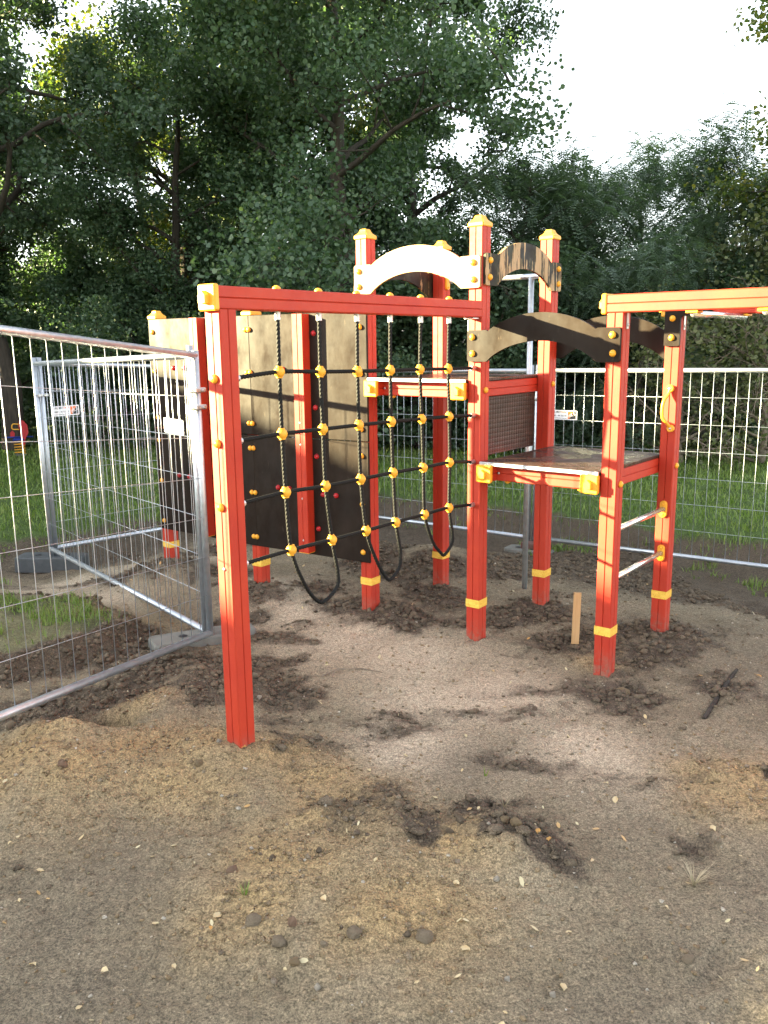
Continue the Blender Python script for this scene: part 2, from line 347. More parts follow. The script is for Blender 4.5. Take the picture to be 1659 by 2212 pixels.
def masks(x, y):
    a, b = to_local(x, y)
    wx = x+0.17*fbm(x, y, 0.40, 4, 5); wy = y+0.17*fbm(x, y, 0.40, 4, 9)
    dark = blobs(wx, wy, DARK, .3); dark = sstep(dark+0.40*fbm(x, y, 0.22, 4, 77)+0.28*fbm(x, y, .07, 3, 78)*(dark > .06), .05, 1.0)
    dark = np.maximum(dark, 0.62*sstep(fbm(x*.7, y*1.6, 0.42, 5, 99), .20, .60)*sstep(y, 2.2, 3.2)); ochre = blobs(wx, wy, OCHRE, .25); pale = blobs(wx, wy, PALE, .4); damp_shade = blobs(wx, wy, DAMP_SHADE, .3)
    # back of the pit is dark bare soil
    dark = np.maximum(dark, 0.9*sstep(b+0.25*fbm(x, y, .6, 3, 31), 1.1, 2.4))
    dark = np.maximum(dark, 0.85*sstep(-a+0.25*fbm(x, y, .6, 3, 33), 3.9, 4.7)*sstep(b, -1.2, 0.2))
    w = 0.22*fbm(x, y, 0.5, 3, 41)
    q_ = np.hypot((x+2.75)/1.15, (y-5.05)/0.62)-w*0.9
    dark = np.maximum(dark, np.exp(-((q_-1.08)/.16)**2)); pale = pale*(1-np.exp(-((q_-1.05)/.3)**2))
    back = sstep(b+w, 3.95, 4.3)
    left = sstep(-a+w*1.3, 5.15, 5.6)*sstep(b, -2.2, -1.2)
    # rough sod outside the near fence panel
    lx, ly = x+2.3, y-5.0
    near = sstep(1.0-np.hypot((x+2.75)/1.15, (y-5.05)/0.62)+w*0.9, -0.05, 0.12)
    sod2 = 0
    grass = np.maximum(np.maximum(back, left), near*.46)
    grass = np.maximum(grass, sstep(-x, 4.2, 5.2)); grass = np.maximum(grass, sstep(x, 5.5, 6.5)); grass = np.maximum(grass, sstep(-y, 3, 5))
    return dark, ochre, pale, damp_shade, grass
_fr = np.random.default_rng(31)
FOOT = [(_fr.uniform(-1.3, 1.7), 2.1*(5.2/2.1)**_fr.uniform(0, 1), _fr.normal(1.2, .8), _fr.uniform(.007, .014)) for _ in range(40)]
def height(x, y, fine=True):
    x = np.asarray(x, float); y = np.asarray(y, float)
    a, b = to_local(x, y); dark, ochre, pale, damp_shade, grass = masks(x, y)
    z = -0.02-0.30*sstep(b, 1.2, 3.2) - 0.22*sstep(-a, 3.0, 4.4)*sstep(b, -1.5, -.2)*(1-sstep(b, 1.2, 3.2)) - 0.05*sstep(-a, 1.0, 1.8)*sstep(b, -1.6, -0.8)*(1-sstep(b, -0.6, 0.0))
    w = 0.22*fbm(x, y, 0.5, 3, 41)
    bank = np.maximum(sstep(b+w, 3.6, 4.35), sstep(-a+w*1.3, 4.9, 5.7)*sstep(b, -2.2, -1.2))
    z = z*(1-bank)+bank*(-0.06)
    z = z + 0.13*sstep(1.0-np.hypot((x+2.75)/1.2, (y-5.05)/0.66)+w*0.9, -0.08, 0.06)
    for k, (px, py) in PW.items():
        am, rr = {'A': (0.07, .35), 'H': (0.10, .35), 'I': (0.13, .4), 'G': (0.01, .3), 'E': (0.03, .3), 'D': (0.0, .3), 'C': (0.0, .3)}.get(k, (0.04, .3))
        z = z + am*np.exp(-((x-px)**2+(y-py)**2)/(rr*rr))
    for px, py, rr, am in ((-1.02, 3.98, .24, .15), (-0.98, 4.35, .25, .07), (-1.55, 3.55, .28, .05), (-0.70, 4.15, .25, .06), (-1.40, 3.25, .36, .15), (-0.8, 3.4, .3, .04), (-0.2, 2.6, .40, .055), (.42, 2.82, .20, .06), (.55, 2.68, .14, .04), (-.55, 2.45, .2, .03), (.0, 2.9, .22, .03), (-1.75, 6.2, .35, .10), (-1.3, 5.7, .3, .05), (0.45, 6.9, .45, .16), (-2.0, 5.5, .25, .05), (1.45, 3.15, .3, .03), (-0.3, 5.6, .3, .03), (1.55, 4.75, .35, .03), (-2.5, 6.9, .3, .06)):
        z = z + am*np.exp(-((x-px)**2+(y-py)**2)/(rr*rr))
    # dug hole with a rim
    d = np.hypot((x+1.37)/1.25, (y-3.70)/0.8)
    z = z - 0.20*np.exp(-(d/0.12)**4) + 0.05*np.exp(-((d-0.24)/0.09)**2)
    for fx, fy, fa, fd in FOOT:
        u_ = (x-fx)*math.cos(fa)+(y-fy)*math.sin(fa); v_ = -(x-fx)*math.sin(fa)+(y-fy)*math.cos(fa)
        q2 = (u_/.125)**4+(v_/(.042+.012*np.clip(u_/.125, -1, 1)))**4
        z = z - fd*np.exp(-q2) + fd*.45*np.exp(-((q2**.25-1.25)/.25)**2)
    # dragged furrow on the right
    t = np.clip(((x-1.56)*0.42+(y-3.85)*0.62)/(0.42**2+0.62**2), 0, 1); dd = np.hypot(x-1.56-0.42*t, y-3.85-0.62*t)
    z = z - 0.02*np.exp(-(dd/0.03)**2)
    far = 1-sstep(np.hypot(x, y), 9, 16)
    rough = 0.50+1.0*dark+0.55*ochre-0.25*pale*(1-dark)
    rough = np.clip(rough, .15, 1.4)*far
    z = z + 0.020*rough*fbm(x, y, 0.45, 3, 3)
    if fine:
        z = z + 0.030*rough*fbm(x, y, 0.14, 4, 13) + 0.018*np.clip(rough, 0.2, 1.4)*np.abs(fbm(x, y, 0.06, 3, 23)) + 0.03*np.clip(dark, 0, 1)*far*np.clip(fbm(x, y, 0.11, 3, 29)-.12, 0, 1)
    z = z + 0.25*sstep(np.hypot(x, y), 20, 60)*fbm(x, y, 20, 2, 71)
    return z
def axis(segs):
    out = [segs[0][0]]
    for a, b, s0, s1 in segs:
        x = a
        while x < b-1e-6:
            t = (x-a)/(b-a); x = min(b, x+s0+(s1-s0)*t); out.append(x)
    return np.array(out)
xs = axis([(-400, -60, 60, 30), (-60, -8, 6, .25), (-8, -2.7, .12, .03), (-2.7, 2.7, .0165, .0165), (2.7, 8, .03, .15), (8, 60, .25, 6), (60, 400, 30, 60)])
ys = axis([(-300, -20, 50, 8), (-20, 1.5, 3, .15), (1.5, 3.0, .012, .014), (3.0, 6.0, .015, .03), (6, 12, .035, .07), (12, 30, .1, 1.5), (30, 120, 2, 15), (120, 900, 20, 150)])
GX, GY = np.meshgrid(xs, ys)
GZ = height(GX, GY)
ny, nx = GX.shape
idx = np.arange(nx*ny).reshape(ny, nx)
gf = np.stack([idx[:-1, :-1], idx[:-1, 1:], idx[1:, 1:], idx[1:, :-1]], -1).reshape(-1, 4)

def ground_mat():
    m, nt, b = new_mat('sandy_soil')
    at = {}
    for k in ('dark', 'ochre', 'pale', 'damp_shade', 'grass'):
        n = node(nt, 'ShaderNodeAttribute', attribute_name=k); at[k] = n.outputs['Fac']
    v = coords(nt)
    n1 = noise(nt, v, 2.2, 6, 0.6); n2 = noise(nt, v, 14, 6, 0.65); n3 = noise(nt, v, 130, 3, 0.7); n4 = noise(nt, v, 420, 2, 0.6)
    base = ramp(nt, n1, [(0.3, (0.165, 0.136, 0.090)), (0.7, (0.255, 0.212, 0.145))])
    base = mix(nt, at['pale'], base, mix(nt, n2, (0.37, 0.308, 0.225), (0.49, 0.415, 0.31)))
    base = mix(nt, at['ochre'], base, mix(nt, n2, (0.26, 0.185, 0.092), (0.40, 0.29, 0.150)))
    base = mix(nt, at['damp_shade'], base, mix(nt, n2, (0.105, 0.088, 0.064), (0.17, 0.142, 0.104)))
    # soil crumbs break the edges of the dark earth up
    dk = node(nt, 'ShaderNodeMath', operation='MULTIPLY_ADD'); nt.links.new(n2, dk.inputs[0]); dk.inputs[1].default_value = 0.9; nt.links.new(at['dark'], dk.inputs[2])
    dm = maprange(nt, dk.outputs[0], 0.58, 1.15, 0.0, 0.95)
    base = mix(nt, dm, base, mix(nt, n3, (0.050, 0.038, 0.028), (0.120, 0.094, 0.068)))
    gm = maprange(nt, at['grass'], 0.3, 0.7, 0.0, 1.0)
    base = mix(nt, gm, base, mix(nt, n2, (0.050, 0.085, 0.022), (0.085, 0.130, 0.036)))
    n5 = noise(nt, v, 46, 5, 0.7)
    base = mix(nt, 1.0, base, ramp(nt, n5, [(0.32, (0.62, 0.62, 0.61)), (0.5, (1, 1, 1)), (0.68, (1.28, 1.27, 1.25))]), 'MULTIPLY')
    grain = ramp(nt, n3, [(0.30, (0.38, 0.38, 0.37)), (0.5, (1.0, 1.0, 1.0)), (0.70, (1.75, 1.72, 1.66))])
    base = mix(nt, 1.0, base, grain, 'MULTIPLY')
    base = mix(nt, 1.0, base, ramp(nt, n4, [(0.30, (0.55, 0.54, 0.52)), (0.5, (1, 1, 1)), (0.70, (1.45, 1.44, 1.40))]), 'MULTIPLY')
    specks = maprange(nt, n4, 0.68, 0.74, 0.0, 0.6)
    base = mix(nt, specks, base, (0.46, 0.40, 0.32))
    nt.links.new(base, b.inputs['Base Color']); b.inputs['Roughness'].default_value = 0.92; b.inputs['Specular IOR Level'].default_value = 0.25
    hsum = node(nt, 'ShaderNodeMath', operation='MULTIPLY_ADD'); nt.links.new(n4, hsum.inputs[0]); hsum.inputs[1].default_value = 0.35; nt.links.new(n3, hsum.inputs[2])
    bump(nt, b, hsum.outputs[0], 0.75, 0.012)
    return m
M['ground'] = ground_mat()
gme = np_mesh('ground', np.stack([GX.ravel(), GY.ravel(), GZ.ravel()], 1), gf, 'ground', True)
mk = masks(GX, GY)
for k, arr in zip(('dark', 'ochre', 'pale', 'damp_shade', 'grass'), mk):
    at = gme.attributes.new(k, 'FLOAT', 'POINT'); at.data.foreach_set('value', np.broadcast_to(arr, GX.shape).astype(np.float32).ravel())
tag(put('ground', gme), 'sandy brown building-site ground with dark soil patches', kind='structure')
def hz(x, y): return float(height(np.array([x]), np.array([y]))[0])

# ------------------------------------------------------------------ climbing frame
CF = empty('climbing_frame', (BX, BY, 0), YAW)
tag(CF, 'red climbing frame with yellow caps, rope net, brown boards and two towers', 'climbing frame')
HW = 0.045
def post_ring(cx, cy, z, hw=HW, ch=0.005, g=0.0035, gd=0.005):
    side = [(-hw+ch, -hw), (-g, -hw), (0, -hw+gd), (g, -hw), (hw-ch, -hw)]
    pts = []
    for k in range(4):
        c, s = (1, 0, -1, 0)[k], (0, 1, 0, -1)[k]
        pts += [(cx+x*c-y*s, cy+x*s+y*c, z) for x, y in side]
    return pts
def lin(p, q, t): return tuple(p[i]+(q[i]-p[i])*t for i in range(3))
def beam_mesh(p, q, hw=HW):
    """grooved square profile from p to q (horizontal or upright)"""
    p, q = Vector(p), Vector(q); t = (q-p).normalized()
    up = Vector((0, 0, 1)) if abs(t.z) < 0.9 else Vector((0, 1, 0))
    s = up.cross(t).normalized(); u = t.cross(s)
    prof = [(x, y) for x, y, _ in post_ring(0, 0, 0, hw)]
    mb = MB(); mb.loft([[p+s*x+u*y for x, y in prof], [q+s*x+u*y for x, y in prof]])
    return mb
# shared small meshes
def cap_mesh():
    mb = MB(); rings = []
    for z, w in ((0, .0505), (.004, .0525), (.020, .0525), (.024, .049), (.030, .041), (.038, .033), (.048, .027), (.055, .0245), (.060, .022), (.062, .018)):
        c = w*0.12; rings.append([(-w+c, -w, z), (w-c, -w, z), (w, -w+c, z), (w, w-c, z), (w-c, w, z), (-w+c, w, z), (-w, w-c, z), (-w, -w+c, z)])
    return mb.loft(rings).mesh('post_cap', 'yellow')
CAP = cap_mesh()
def dome_mesh(name, r, mat, h=1.0):
    """half ball with a short collar, axis +Z"""
    mb = MB(); n = 14; rings = []
    for z, w in [(0, .92), (.12, 1.0)] + [(0.12+0.88*h*math.sin(a), math.cos(a)) for a in [R(d) for d in (15, 30, 45, 60, 75, 86)]]:
        rings.append([(r*w*math.cos(2*math.pi*k/n), r*w*math.sin(2*math.pi*k/n), r*z) for k in range(n)])
    return mb.loft(rings).mesh(name, mat, True)
YDOME = dome_mesh('bolt_cap', 0.0185, 'yellow', 0.95)
RDOME = dome_mesh('grip', 0.0185, 'red_ball', 1.15)
SBOLT = dome_mesh('bolt', 0.008, 'bracket', 0.7)
ROT = {'-n': (R(90), 0, 0), 'n': (R(-90), 0, 0), 'e': (0, R(90), 0), '-e': (0, R(-90), 0), 'up': (0, 0, 0), 'down': (R(180), 0, 0)}
def dome(me, parent, loc, face): return put(me.name.split('.')[0], me, parent, loc, ROT[face])
def endcap_mesh():
    """square plug for a beam end, facing -n: plate plus a small house-shaped lug"""
    mb = MB(); mb.box((-.051, -.028, -.051), (.051, 0.0, .051), .006)
    lug = [(-.021, -.024), (.021, -.024), (.021, .010), (.0, .027), (-.021, .010)]
    mb.loft([[(x, -.024, z) for x, z in lug], [(x*.9, -.052, z*.9) for x, z in lug]])
    return mb.mesh('end_cap', 'yellow')
ENDCAP = endcap_mesh()
def tape_part(parent, a, b, z0, z1, tilt):
    w = 0.0472; mb = MB()
    r0 = [(a-w, b-w, z0+tilt), (a+w, b-w, z0), (a+w, b+w, z0-tilt), (a-w, b+w, z0)]
    mb.loft([r0, [(x, y, z+(z1-z0)) for x, y, z in r0]], False); return mb.build('marking_tape', 'tape', parent)
ZTOP = 2.436
TOPS = {'F': ZTOP, 'B': ZTOP, 'G': ZTOP, 'E': ZTOP, 'C': 1.94, 'D': 1.94, 'A': 1.94, 'H': 2.004, 'I': 2.004}
posts = {}
rng = random.Random(4)
for k, (a, b) in POSTS.items():
    mb = MB(); mb.loft([post_ring(a, b, -0.5), post_ring(a, b, TOPS[k])])
    p = mb.build('post', 'red', CF); posts[k] = p
    if k in 'FBGEHI': put('post_cap', CAP, p, (a, b, TOPS[k]))
    if k != 'A':
        z = 0.222 + rng.uniform(-.004, .004); tape_part(p, a, b, z, z+0.050, rng.uniform(-.002, .002))
for k, z, f in (('B', 1.53, 'e'), ('E', 1.53, 'e'), ('C', 1.057, 'e'), ('D', 1.057, 'e')):
    a, b = POSTS[k]; dome(YDOME, posts[k], (a+HW, b, z), f)
for z in (1.67, 1.41, 1.147): dome(YDOME, posts['A'], (0.0, -1.925-HW, z), '-n')
dome(SBOLT, posts['A'], (0.0, -1.925-HW, 0.884), '-n')

# net beam
nb = beam_mesh((0, -1.968, 1.985), (0, -HW, 1.985)).build('net_beam', 'red', CF)
put('end_cap', ENDCAP, nb, (0, -1.968, 1.985))
NV = [-1.61, -1.35, -1.085, -0.83, -0.572, -0.310]; NZ = [1.668, 1.412, 1.147, 0.883]
for v in NV: dome(YDOME, nb, (0, v, 2.030), 'up')

# ropes: three-strand twisted section swept along a path
def rope_mesh(pts, r=0.0094, step=0.006, lay=0.055, name='rope'):
    P = np.array(pts, float); seg = np.linalg.norm(np.diff(P, axis=0), axis=1); L = np.concatenate([[0], np.cumsum(seg)])
    n = max(2, int(L[-1]/step)); s = np.linspace(0, L[-1], n+1)
    Q = np.stack([np.interp(s, L, P[:, i]) for i in range(3)], 1)
    T = np.gradient(Q, axis=0); T /= np.linalg.norm(T, axis=1)[:, None]
    A = np.zeros_like(Q); a = np.array([1.0, 0, 0]) if abs(T[0][0]) < 0.9 else np.array([0, 1.0, 0])
    for i in range(n+1):
        a = a-T[i]*(a@T[i]); a = a/np.linalg.norm(a); A[i] = a
    Bv = np.cross(T, A); m = 12
    th = np.arange(m)/m*2*np.pi; prof = r*(0.80+0.28*np.abs(np.cos(1.5*th)))
    ang = th[None, :]+(s/lay*2*np.pi)[:, None]
    V = Q[:, None, :]+prof[None, :, None]*(A[:, None, :]*np.cos(ang)[..., None]+Bv[:, None, :]*np.sin(ang)[..., None])
    i0 = np.arange(n*m).reshape(n, m); j = np.roll(i0, -1, 1)
    F = np.stack([i0, j, j+m, i0+m], -1).reshape(-1, 4)
    return np_mesh(name, V.reshape(-1, 3), F, 'rope', True)
def spline(ctrl, n=24):
    P = [np.array(c, float) for c in ctrl]; P = [2*P[0]-P[1]]+P+[2*P[-1]-P[-2]]; out = []
    for i in range(1, len(P)-2):
        for t in np.linspace(0, 1, n, endpoint=False):
            a, b, c, d = P[i-1], P[i], P[i+1], P[i+2]
            out.append(0.5*((2*b)+(-a+c)*t+(2*a-5*b+4*c-d)*t*t+(-a+3*b-3*c+d)*t**3))
    out.append(P[-2]); return out
KN = {  # measured knot offsets along the net
 0: [-1.611, -1.350, -1.089, -0.833, -0.579, -0.315], 1: [-1.608, -1.344, -1.085, -0.829, -0.564, -0.304],
 2: [-1.598, -1.335, -1.078, -0.818, -0.552, -0.298], 3: [-1.575, -1.299, -1.042, -0.798, -0.540, -0.301]}
KZ = {0: [1.686, 1.678, 1.672, 1.668, 1.665, 1.660], 1: [1.418, 1.416, 1.414, 1.410, 1.404, 1.398], 2: [1.157, 1.148, 1.147, 1.147, 1.141, 1.139], 3: [0.888, 0.883, 0.881, 0.882, 0.881, 0.880]}
FERR = MB().tube([(0, 0, -.02), (0, 0, .02)], .0135, 12).mesh('rope_ferrule', 'bracket', False)
def knot_mesh():
    mb = MB(); mb.sphere((0, 0, 0), 0.0245, 24, 16)
    for s in (-1, 1): mb.tube([(0, 0, s*.019), (0, 0, s*.0255)], [.0145, .0135], 16)
    return mb.mesh('rope_knot', 'yellow', True)
KNOT = knot_mesh(); KBOLT = MB().tube([(0.0, 0, 0), (0.031, 0, 0)], .0045, 8).mesh('knot_bolt', 'ink')
for pair, zl in (((0, 1), 0.592), ((2, 3), 0.582), ((4, 5), 0.612)):
    i, j = pair
    down = [(0, NV[i], 1.935)]+[(0, KN[r][i], KZ[r][i]) for r in range(4)]
    up = [(0, KN[r][j], KZ[r][j]) for r in (3, 2, 1, 0)]+[(0, NV[j], 1.935)]
    xl, xr = KN[3][i], KN[3][j]
    loop = [(0.0, xl+.075, 0.715), (0, xl+0.150, zl+0.025), (0, (xl+xr)/2+.075, zl), (0, xr+0.028, zl+0.05), (0, xr+.035, 0.72)]
    ro = put('rope', rope_mesh(spline(down+loop+up)), CF)
    for q in (i, j): put('rope_ferrule', FERR, ro, (0, NV[q], 1.925))
for r in range(4):
    zA, zB = (1.668, 1.411, 1.146, .884)[r], (1.657, 1.386, 1.114, .858)[r]
    ro = put('rope', rope_mesh(spline([(0, -1.878, zA)]+[(0, KN[r][i], KZ[r][i]) for i in range(6)]+[(0, -.047, zB)], 12)), CF)
    for i in range(6):
        kb = put('rope_knot', KNOT, ro, (0, KN[r][i], KZ[r][i]), (rng.uniform(-.2, .2), rng.uniform(-.15, .15), rng.uniform(-.5, .5)))
    put('rope_ferrule', FERR, ro, (0, -1.865, zA), (R(90), 0, 0)); put('rope_ferrule', FERR, ro, (0, -.064, zB), (R(90), 0, 0))

# arch boards
def arch_mesh(L, zb, name='arch_board', th=0.018, tab=0.175, mat='film'):
    """board from x=-.04 to L+.04: upright tabs at the ends, bowed band between; front at y=-th, back at y=0"""
    xs_ = sorted(set([-.040, -.0385, -.034, -.028, .06, .085] + list(np.linspace(.095, L-.095, 27)) + [L-.085, L-.06, L+.028, L+.034, L+.0385, L+.040]))
    top, bot = [], []
    def rnd(x):
        d = min(x+.040, L+.040-x); r = .013
        return 0 if d >= r else r-math.sqrt(max(0, r*r-(r-d)**2))
    for x in xs_:
        c = rnd(x); u = (x-.09)/(L-.18)
        if u <= 0 or u >= 1: t, bt = tab-c, c
        else:
            ar = 4*u*(1-u)
            t = tab-0.012+0.10*ar**0.85 if ar > 0 else tab
            bt = 0.113*ar**0.8
        top.append(zb+t); bot.append(zb+bt)
    n = len(xs_); V = []; F = []
    for y in (-th, 0.0):
        for i in range(n): V += [(xs_[i], y, bot[i]), (xs_[i], y, top[i])]
    o = 2*n
    for i in range(n-1):
        a = 2*i
        F += [(a, a+2, a+3, a+1), (o+a, o+a+1, o+a+3, o+a+2), (a+1, a+3, o+a+3, o+a+1), (a, o+a, o+a+2, a+2)]
    F += [(0, 1, o+1, o), (2*n-2, o+2*n-2, o+2*n-1, 2*n-1)]
    mb = MB(); mb.add(V, F); return mb.mesh(name, mat)
def arch(a0, b0, rz, L, zb, mat, bolts=True):
    o = put('arch_board', arch_mesh(L, zb, mat=mat), CF, (a0, b0, 0), (0, 0, rz))
    for x in (0.0, L):
        for z in (zb+.045, zb+.137): put('bolt_cap', YDOME, o, (x+rng.uniform(-.004, .004), -.018, z), (R(90), 0, 0))
    return o
off = HW+0.002
arch(-0.838, -off, 0, 0.838, 2.103, 'film_bare')                # tall tower, lit front
arch(off, 0, R(90), 0.834, 2.116, 'film_peel')                  # tall tower, right side
arch(-0.838-off, 0.834, R(-90), 0.834, 2.106, 'film_some')      # tall tower, left side
arch(0, -off, 0, 0.838, 1.694, 'film')                          # low tower, front
arch(0.838, 0.834+off, R(180), 0.838, 1.694, 'film')            # low tower, back

# platforms
def platform(a0, a1, ztop):
    mb = MB(); mb.box((a0+.047, -.056, ztop-.018), (a1-.047, .885, ztop), .004)
    p = mb.build('platform', 'stud', CF)
    ed = MB().box((a0+.050, -.066, ztop-.020), (a1-.050, -.0565, ztop+.001), .002).build('edge_strip', 'galv', p)
    zc = ztop-.018-.047
    for a in (a0+.0915, a1-.0915):
        bm_ = beam_mesh((a, -.062, zc), (a, .88, zc)).build('platform_beam', 'red', CF)
        put('end_cap', ENDCAP, bm_, (a, -.062, zc))
    for bb in (.035, .78):
        cb = beam_mesh((a0+.1370, bb, zc), (a1-.1370, bb, zc)).build('platform_beam', 'red', CF)
        dome(YDOME, cb, (a0+.19, bb-.01, zc-.045), 'down'); dome(YDOME, cb, (a1-.19, bb-.01, zc-.045), 'down')
        if bb < .1:
            for x in (a0+.15, a1-.15): dome(SBOLT, cb, (x, bb-.045, zc), '-n')
platform(-.838, 0, 1.590); platform(0, .838, 1.120)
MB().box((-.070, .046, 1.122), (-.056, .788, 1.478), .003).build('infill_board', 'stud_wall', CF)

# overhead beams towards the right, their far posts and rungs
LONG = 2.75
for b, k in ((0.0, 'C'), (0.834, 'D')):
    ob = beam_mesh((.790, b, 1.987), (LONG, b, 1.987)).build('overhead_beam', 'red', CF)
    put('end_cap', ENDCAP, ob, (.790, b, 1.987), (0, 0, R(-90)))
    mb = MB(); mb.loft([post_ring(LONG-.1, b, -.5), post_ring(LONG-.1, b, 1.94)]); mb.build('post', 'red', CF)
    br = MB().box((.838+HW+.001, b-.012, 1.86), (.838+HW+.006, b+.012, 1.941), .001)
    bo = br.build('angle_plate', 'bracket', CF); dome(SBOLT, bo, (.838+HW+.006, b, 1.88), 'e')
for i in range(5):
    a = 1.22+0.33*i
    rg = MB().tube([(a, -.01, 1.925), (a, .844, 1.925)], .016, 12).build('rung', 'chrome', CF, True)
    for b in (0.0, .834): MB().box((a-.03, b-.04, 1.929), (a+.03, b+.04, 1.9405), .003).build('rung_bracket', 'yellow', rg)
# L-shaped bracket board on post D
mb = MB(); pr = [(-.046, 1.772), (-.041, 1.767), (.041, 1.767), (.046, 1.772), (.046, 1.925), (.055, 1.938), (.215, 1.938), (.220, 1.943), (.220, 1.968), (.215, 1.973), (-.041, 1.973), (-.046, 1.968)]
mb.loft([[(.838+x, .834-HW-.002, z) for x, z in pr], [(.838+x, .834-HW-.019, z) for x, z in pr]])
lb = mb.build('bracket_board', 'film', CF)
for z in (1.925, 1.815): dome(YDOME, lb, (.838, .834-HW-.019, z), '-n')
# white end of a mounting plate on the left of post B, and the corner plate under the net beam
MB().box((-HW-.010, -.040, 1.70), (-HW-.002, .030, 1.93), .003).build('mounting_plate', 'galv', CF)
MB().box((-.03, -.115, 1.931), (.03, -.049, 1.9385), .001).build('angle_plate', 'bracket', CF)

# rungs of the ladder side
def capsule_mesh():
    pts = [(0.022*math.cos(t), 0.030+0.022*math.sin(t)) for t in np.linspace(0, math.pi, 9)]+[(0.022*math.cos(t), -0.030+0.022*math.sin(t)) for t in np.linspace(math.pi, 2*math.pi, 9)]
    mb = MB(); mb.loft([[(x, 0, z) for x, z in pts], [(x, -.012, z) for x, z in pts], [(x*.8, -.016, z*.9) for x, z in pts]])
    for s in (-1, 1): mb.sphere((0, -.014, s*.032), .009, 10, 6)
    return mb.mesh('rung_bracket', 'yellow')
CAPS = capsule_mesh()
for z in (0.792, 0.517):
    rg = MB().tube([(.840, HW+.004, z), (.840, .834-HW-.004, z)], .0165, 14).build('rung', 'chrome', CF, True)
    put('rung_bracket', CAPS, rg, (.840, .834-HW, z)); put('rung_bracket', CAPS, rg, (.838, HW, z), (0, 0, R(180)))
# grab handle
bb = .834-HW
path = spline([(.842, bb-.012, 1.515), (.836, bb-.022, 1.485), (.823, bb-.048, 1.450), (.818, bb-.055, 1.400), (.822, bb-.052, 1.350), (.845, bb-.035, 1.315), (.855, bb-.012, 1.290)], 8)
hd = MB().tube(path, .0095, 12).build('grab_handle', 'yellow', CF, True)
for x, z in ((.843, 1.520), (.857, 1.285)):
    MB().tube([(x, bb, z), (x, bb-.016, z), (x, bb-.020, z)], [.022, .022, .017], 16).build('handle_foot', 'yellow', hd)
    dome(SBOLT, hd, (x, bb-.020, z), '-n')
# slide pole behind the tall tower
px_, py_ = -.335, 1.21
pole = MB().tube([(px_, py_, -.3), (px_, py_, 2.245)], .0205, 14).build('slide_pole', 'galv', CF, True)
hoop = spline([(-.79, .842, 2.225), (-.775, .99, 2.235), (-.66, 1.15, 2.245), (px_, py_, 2.25), (-.15, 1.15, 2.245), (-.060, .99, 2.235), (-.048, .842, 2.225)], 10)
bar = MB().tube(hoop, .0195, 12).build('hoop_bar', 'galv', CF, True)
for a, f in ((-.793, R(90)), (-.045, R(-90))): put('bar_bracket', CAPS, bar, (a, .834, 2.215), (0, 0, f))

# climbing wall
def wall_bay(P, Q, x0, x1, tag_i, reds, yl, yr):
    P, Q = Vector((*P, 0)), Vector((*Q, 0)); w = (Q-P); L = w.length; w.normalize(); nn = Vector((-w.y, w.x, 0))
    if nn.y > 0: nn = -nn
    rz = math.atan2(-w.y, -w.x)      # local x runs from Q to P, front is -y
    g = lambda x, o, z: P+w*x+nn*o+Vector((0, 0, z))
    out = []
    for z0, z1 in ((.378, 1.1785), (1.1825, 2.002)):
        o = put('wall_board', MB().box((-(x1-x0), -.018, z0), (0, 0, z1), .004).mesh('wall_board', 'film'), CF, P+w*x0+nn*.048, (0, 0, rz))
        out.append(o)
    def ball(me, x, z):
        o = out[0] if z < 1.18 else out[1]
        put(me.name.split('.')[0], me, o, (-(x-x0), -.018, z), (R(90), 0, 0))
    for z in (1.905, 1.615, 1.262, 1.088, .770, .447):
        if yl is not None: ball(YDOME, yl, z)
        if yr is not None: ball(YDOME, yr, z)
    for x, z in reds: ball(RDOME, x, z)
    bc = P+w*.452+nn*.0665
    bt = put('batten', None or MB().add([], []).mesh('x', 'red'), CF) if False else None
    prof = [(x, y) for x, y in ((-.043, 0), (.043, 0), (.043, -.070), (.0405, -.0735), (.0035, -.0735), (0, -.069), (-.0035, -.0735), (-.0405, -.0735), (-.043, -.070))]
    mb = MB(); mb.loft([[(x, y, .405) for x, y in reversed(prof)], [(x, y, 1.996) for x, y in reversed(prof)]])
    bt = put('batten', mb.mesh('batten', 'red'), CF, bc, (0, 0, rz))
    MB().box((-.041, -.072, .4005), (.041, -.001, .4045)).build('end_plate', 'yellow', bt)
    for z in (1.29, 1.145, .78, .49): put('bolt', SBOLT, bt, (0, -.0695, z), (R(90), 0, 0))
wall_bay(POSTS['F'], POSTS['H'], -.043, .954, 0, [(.372, 1.872), (.372, 1.39), (.372, 1.064), (.372, .568), (.640, 1.638), (.311, 1.634), (.716, .825), (.615, .825), (.326, .808), (.218, .811)], .008, .930)
wall_bay(POSTS['H'], POSTS['I'], -.035, 1.045, 1, [(.372, 1.88), (.372, 1.351), (.372, 1.07), (.372, .578), (.773, 1.64), (.652, 1.64), (.777, .828), (.665, .827)], -.005, .995)

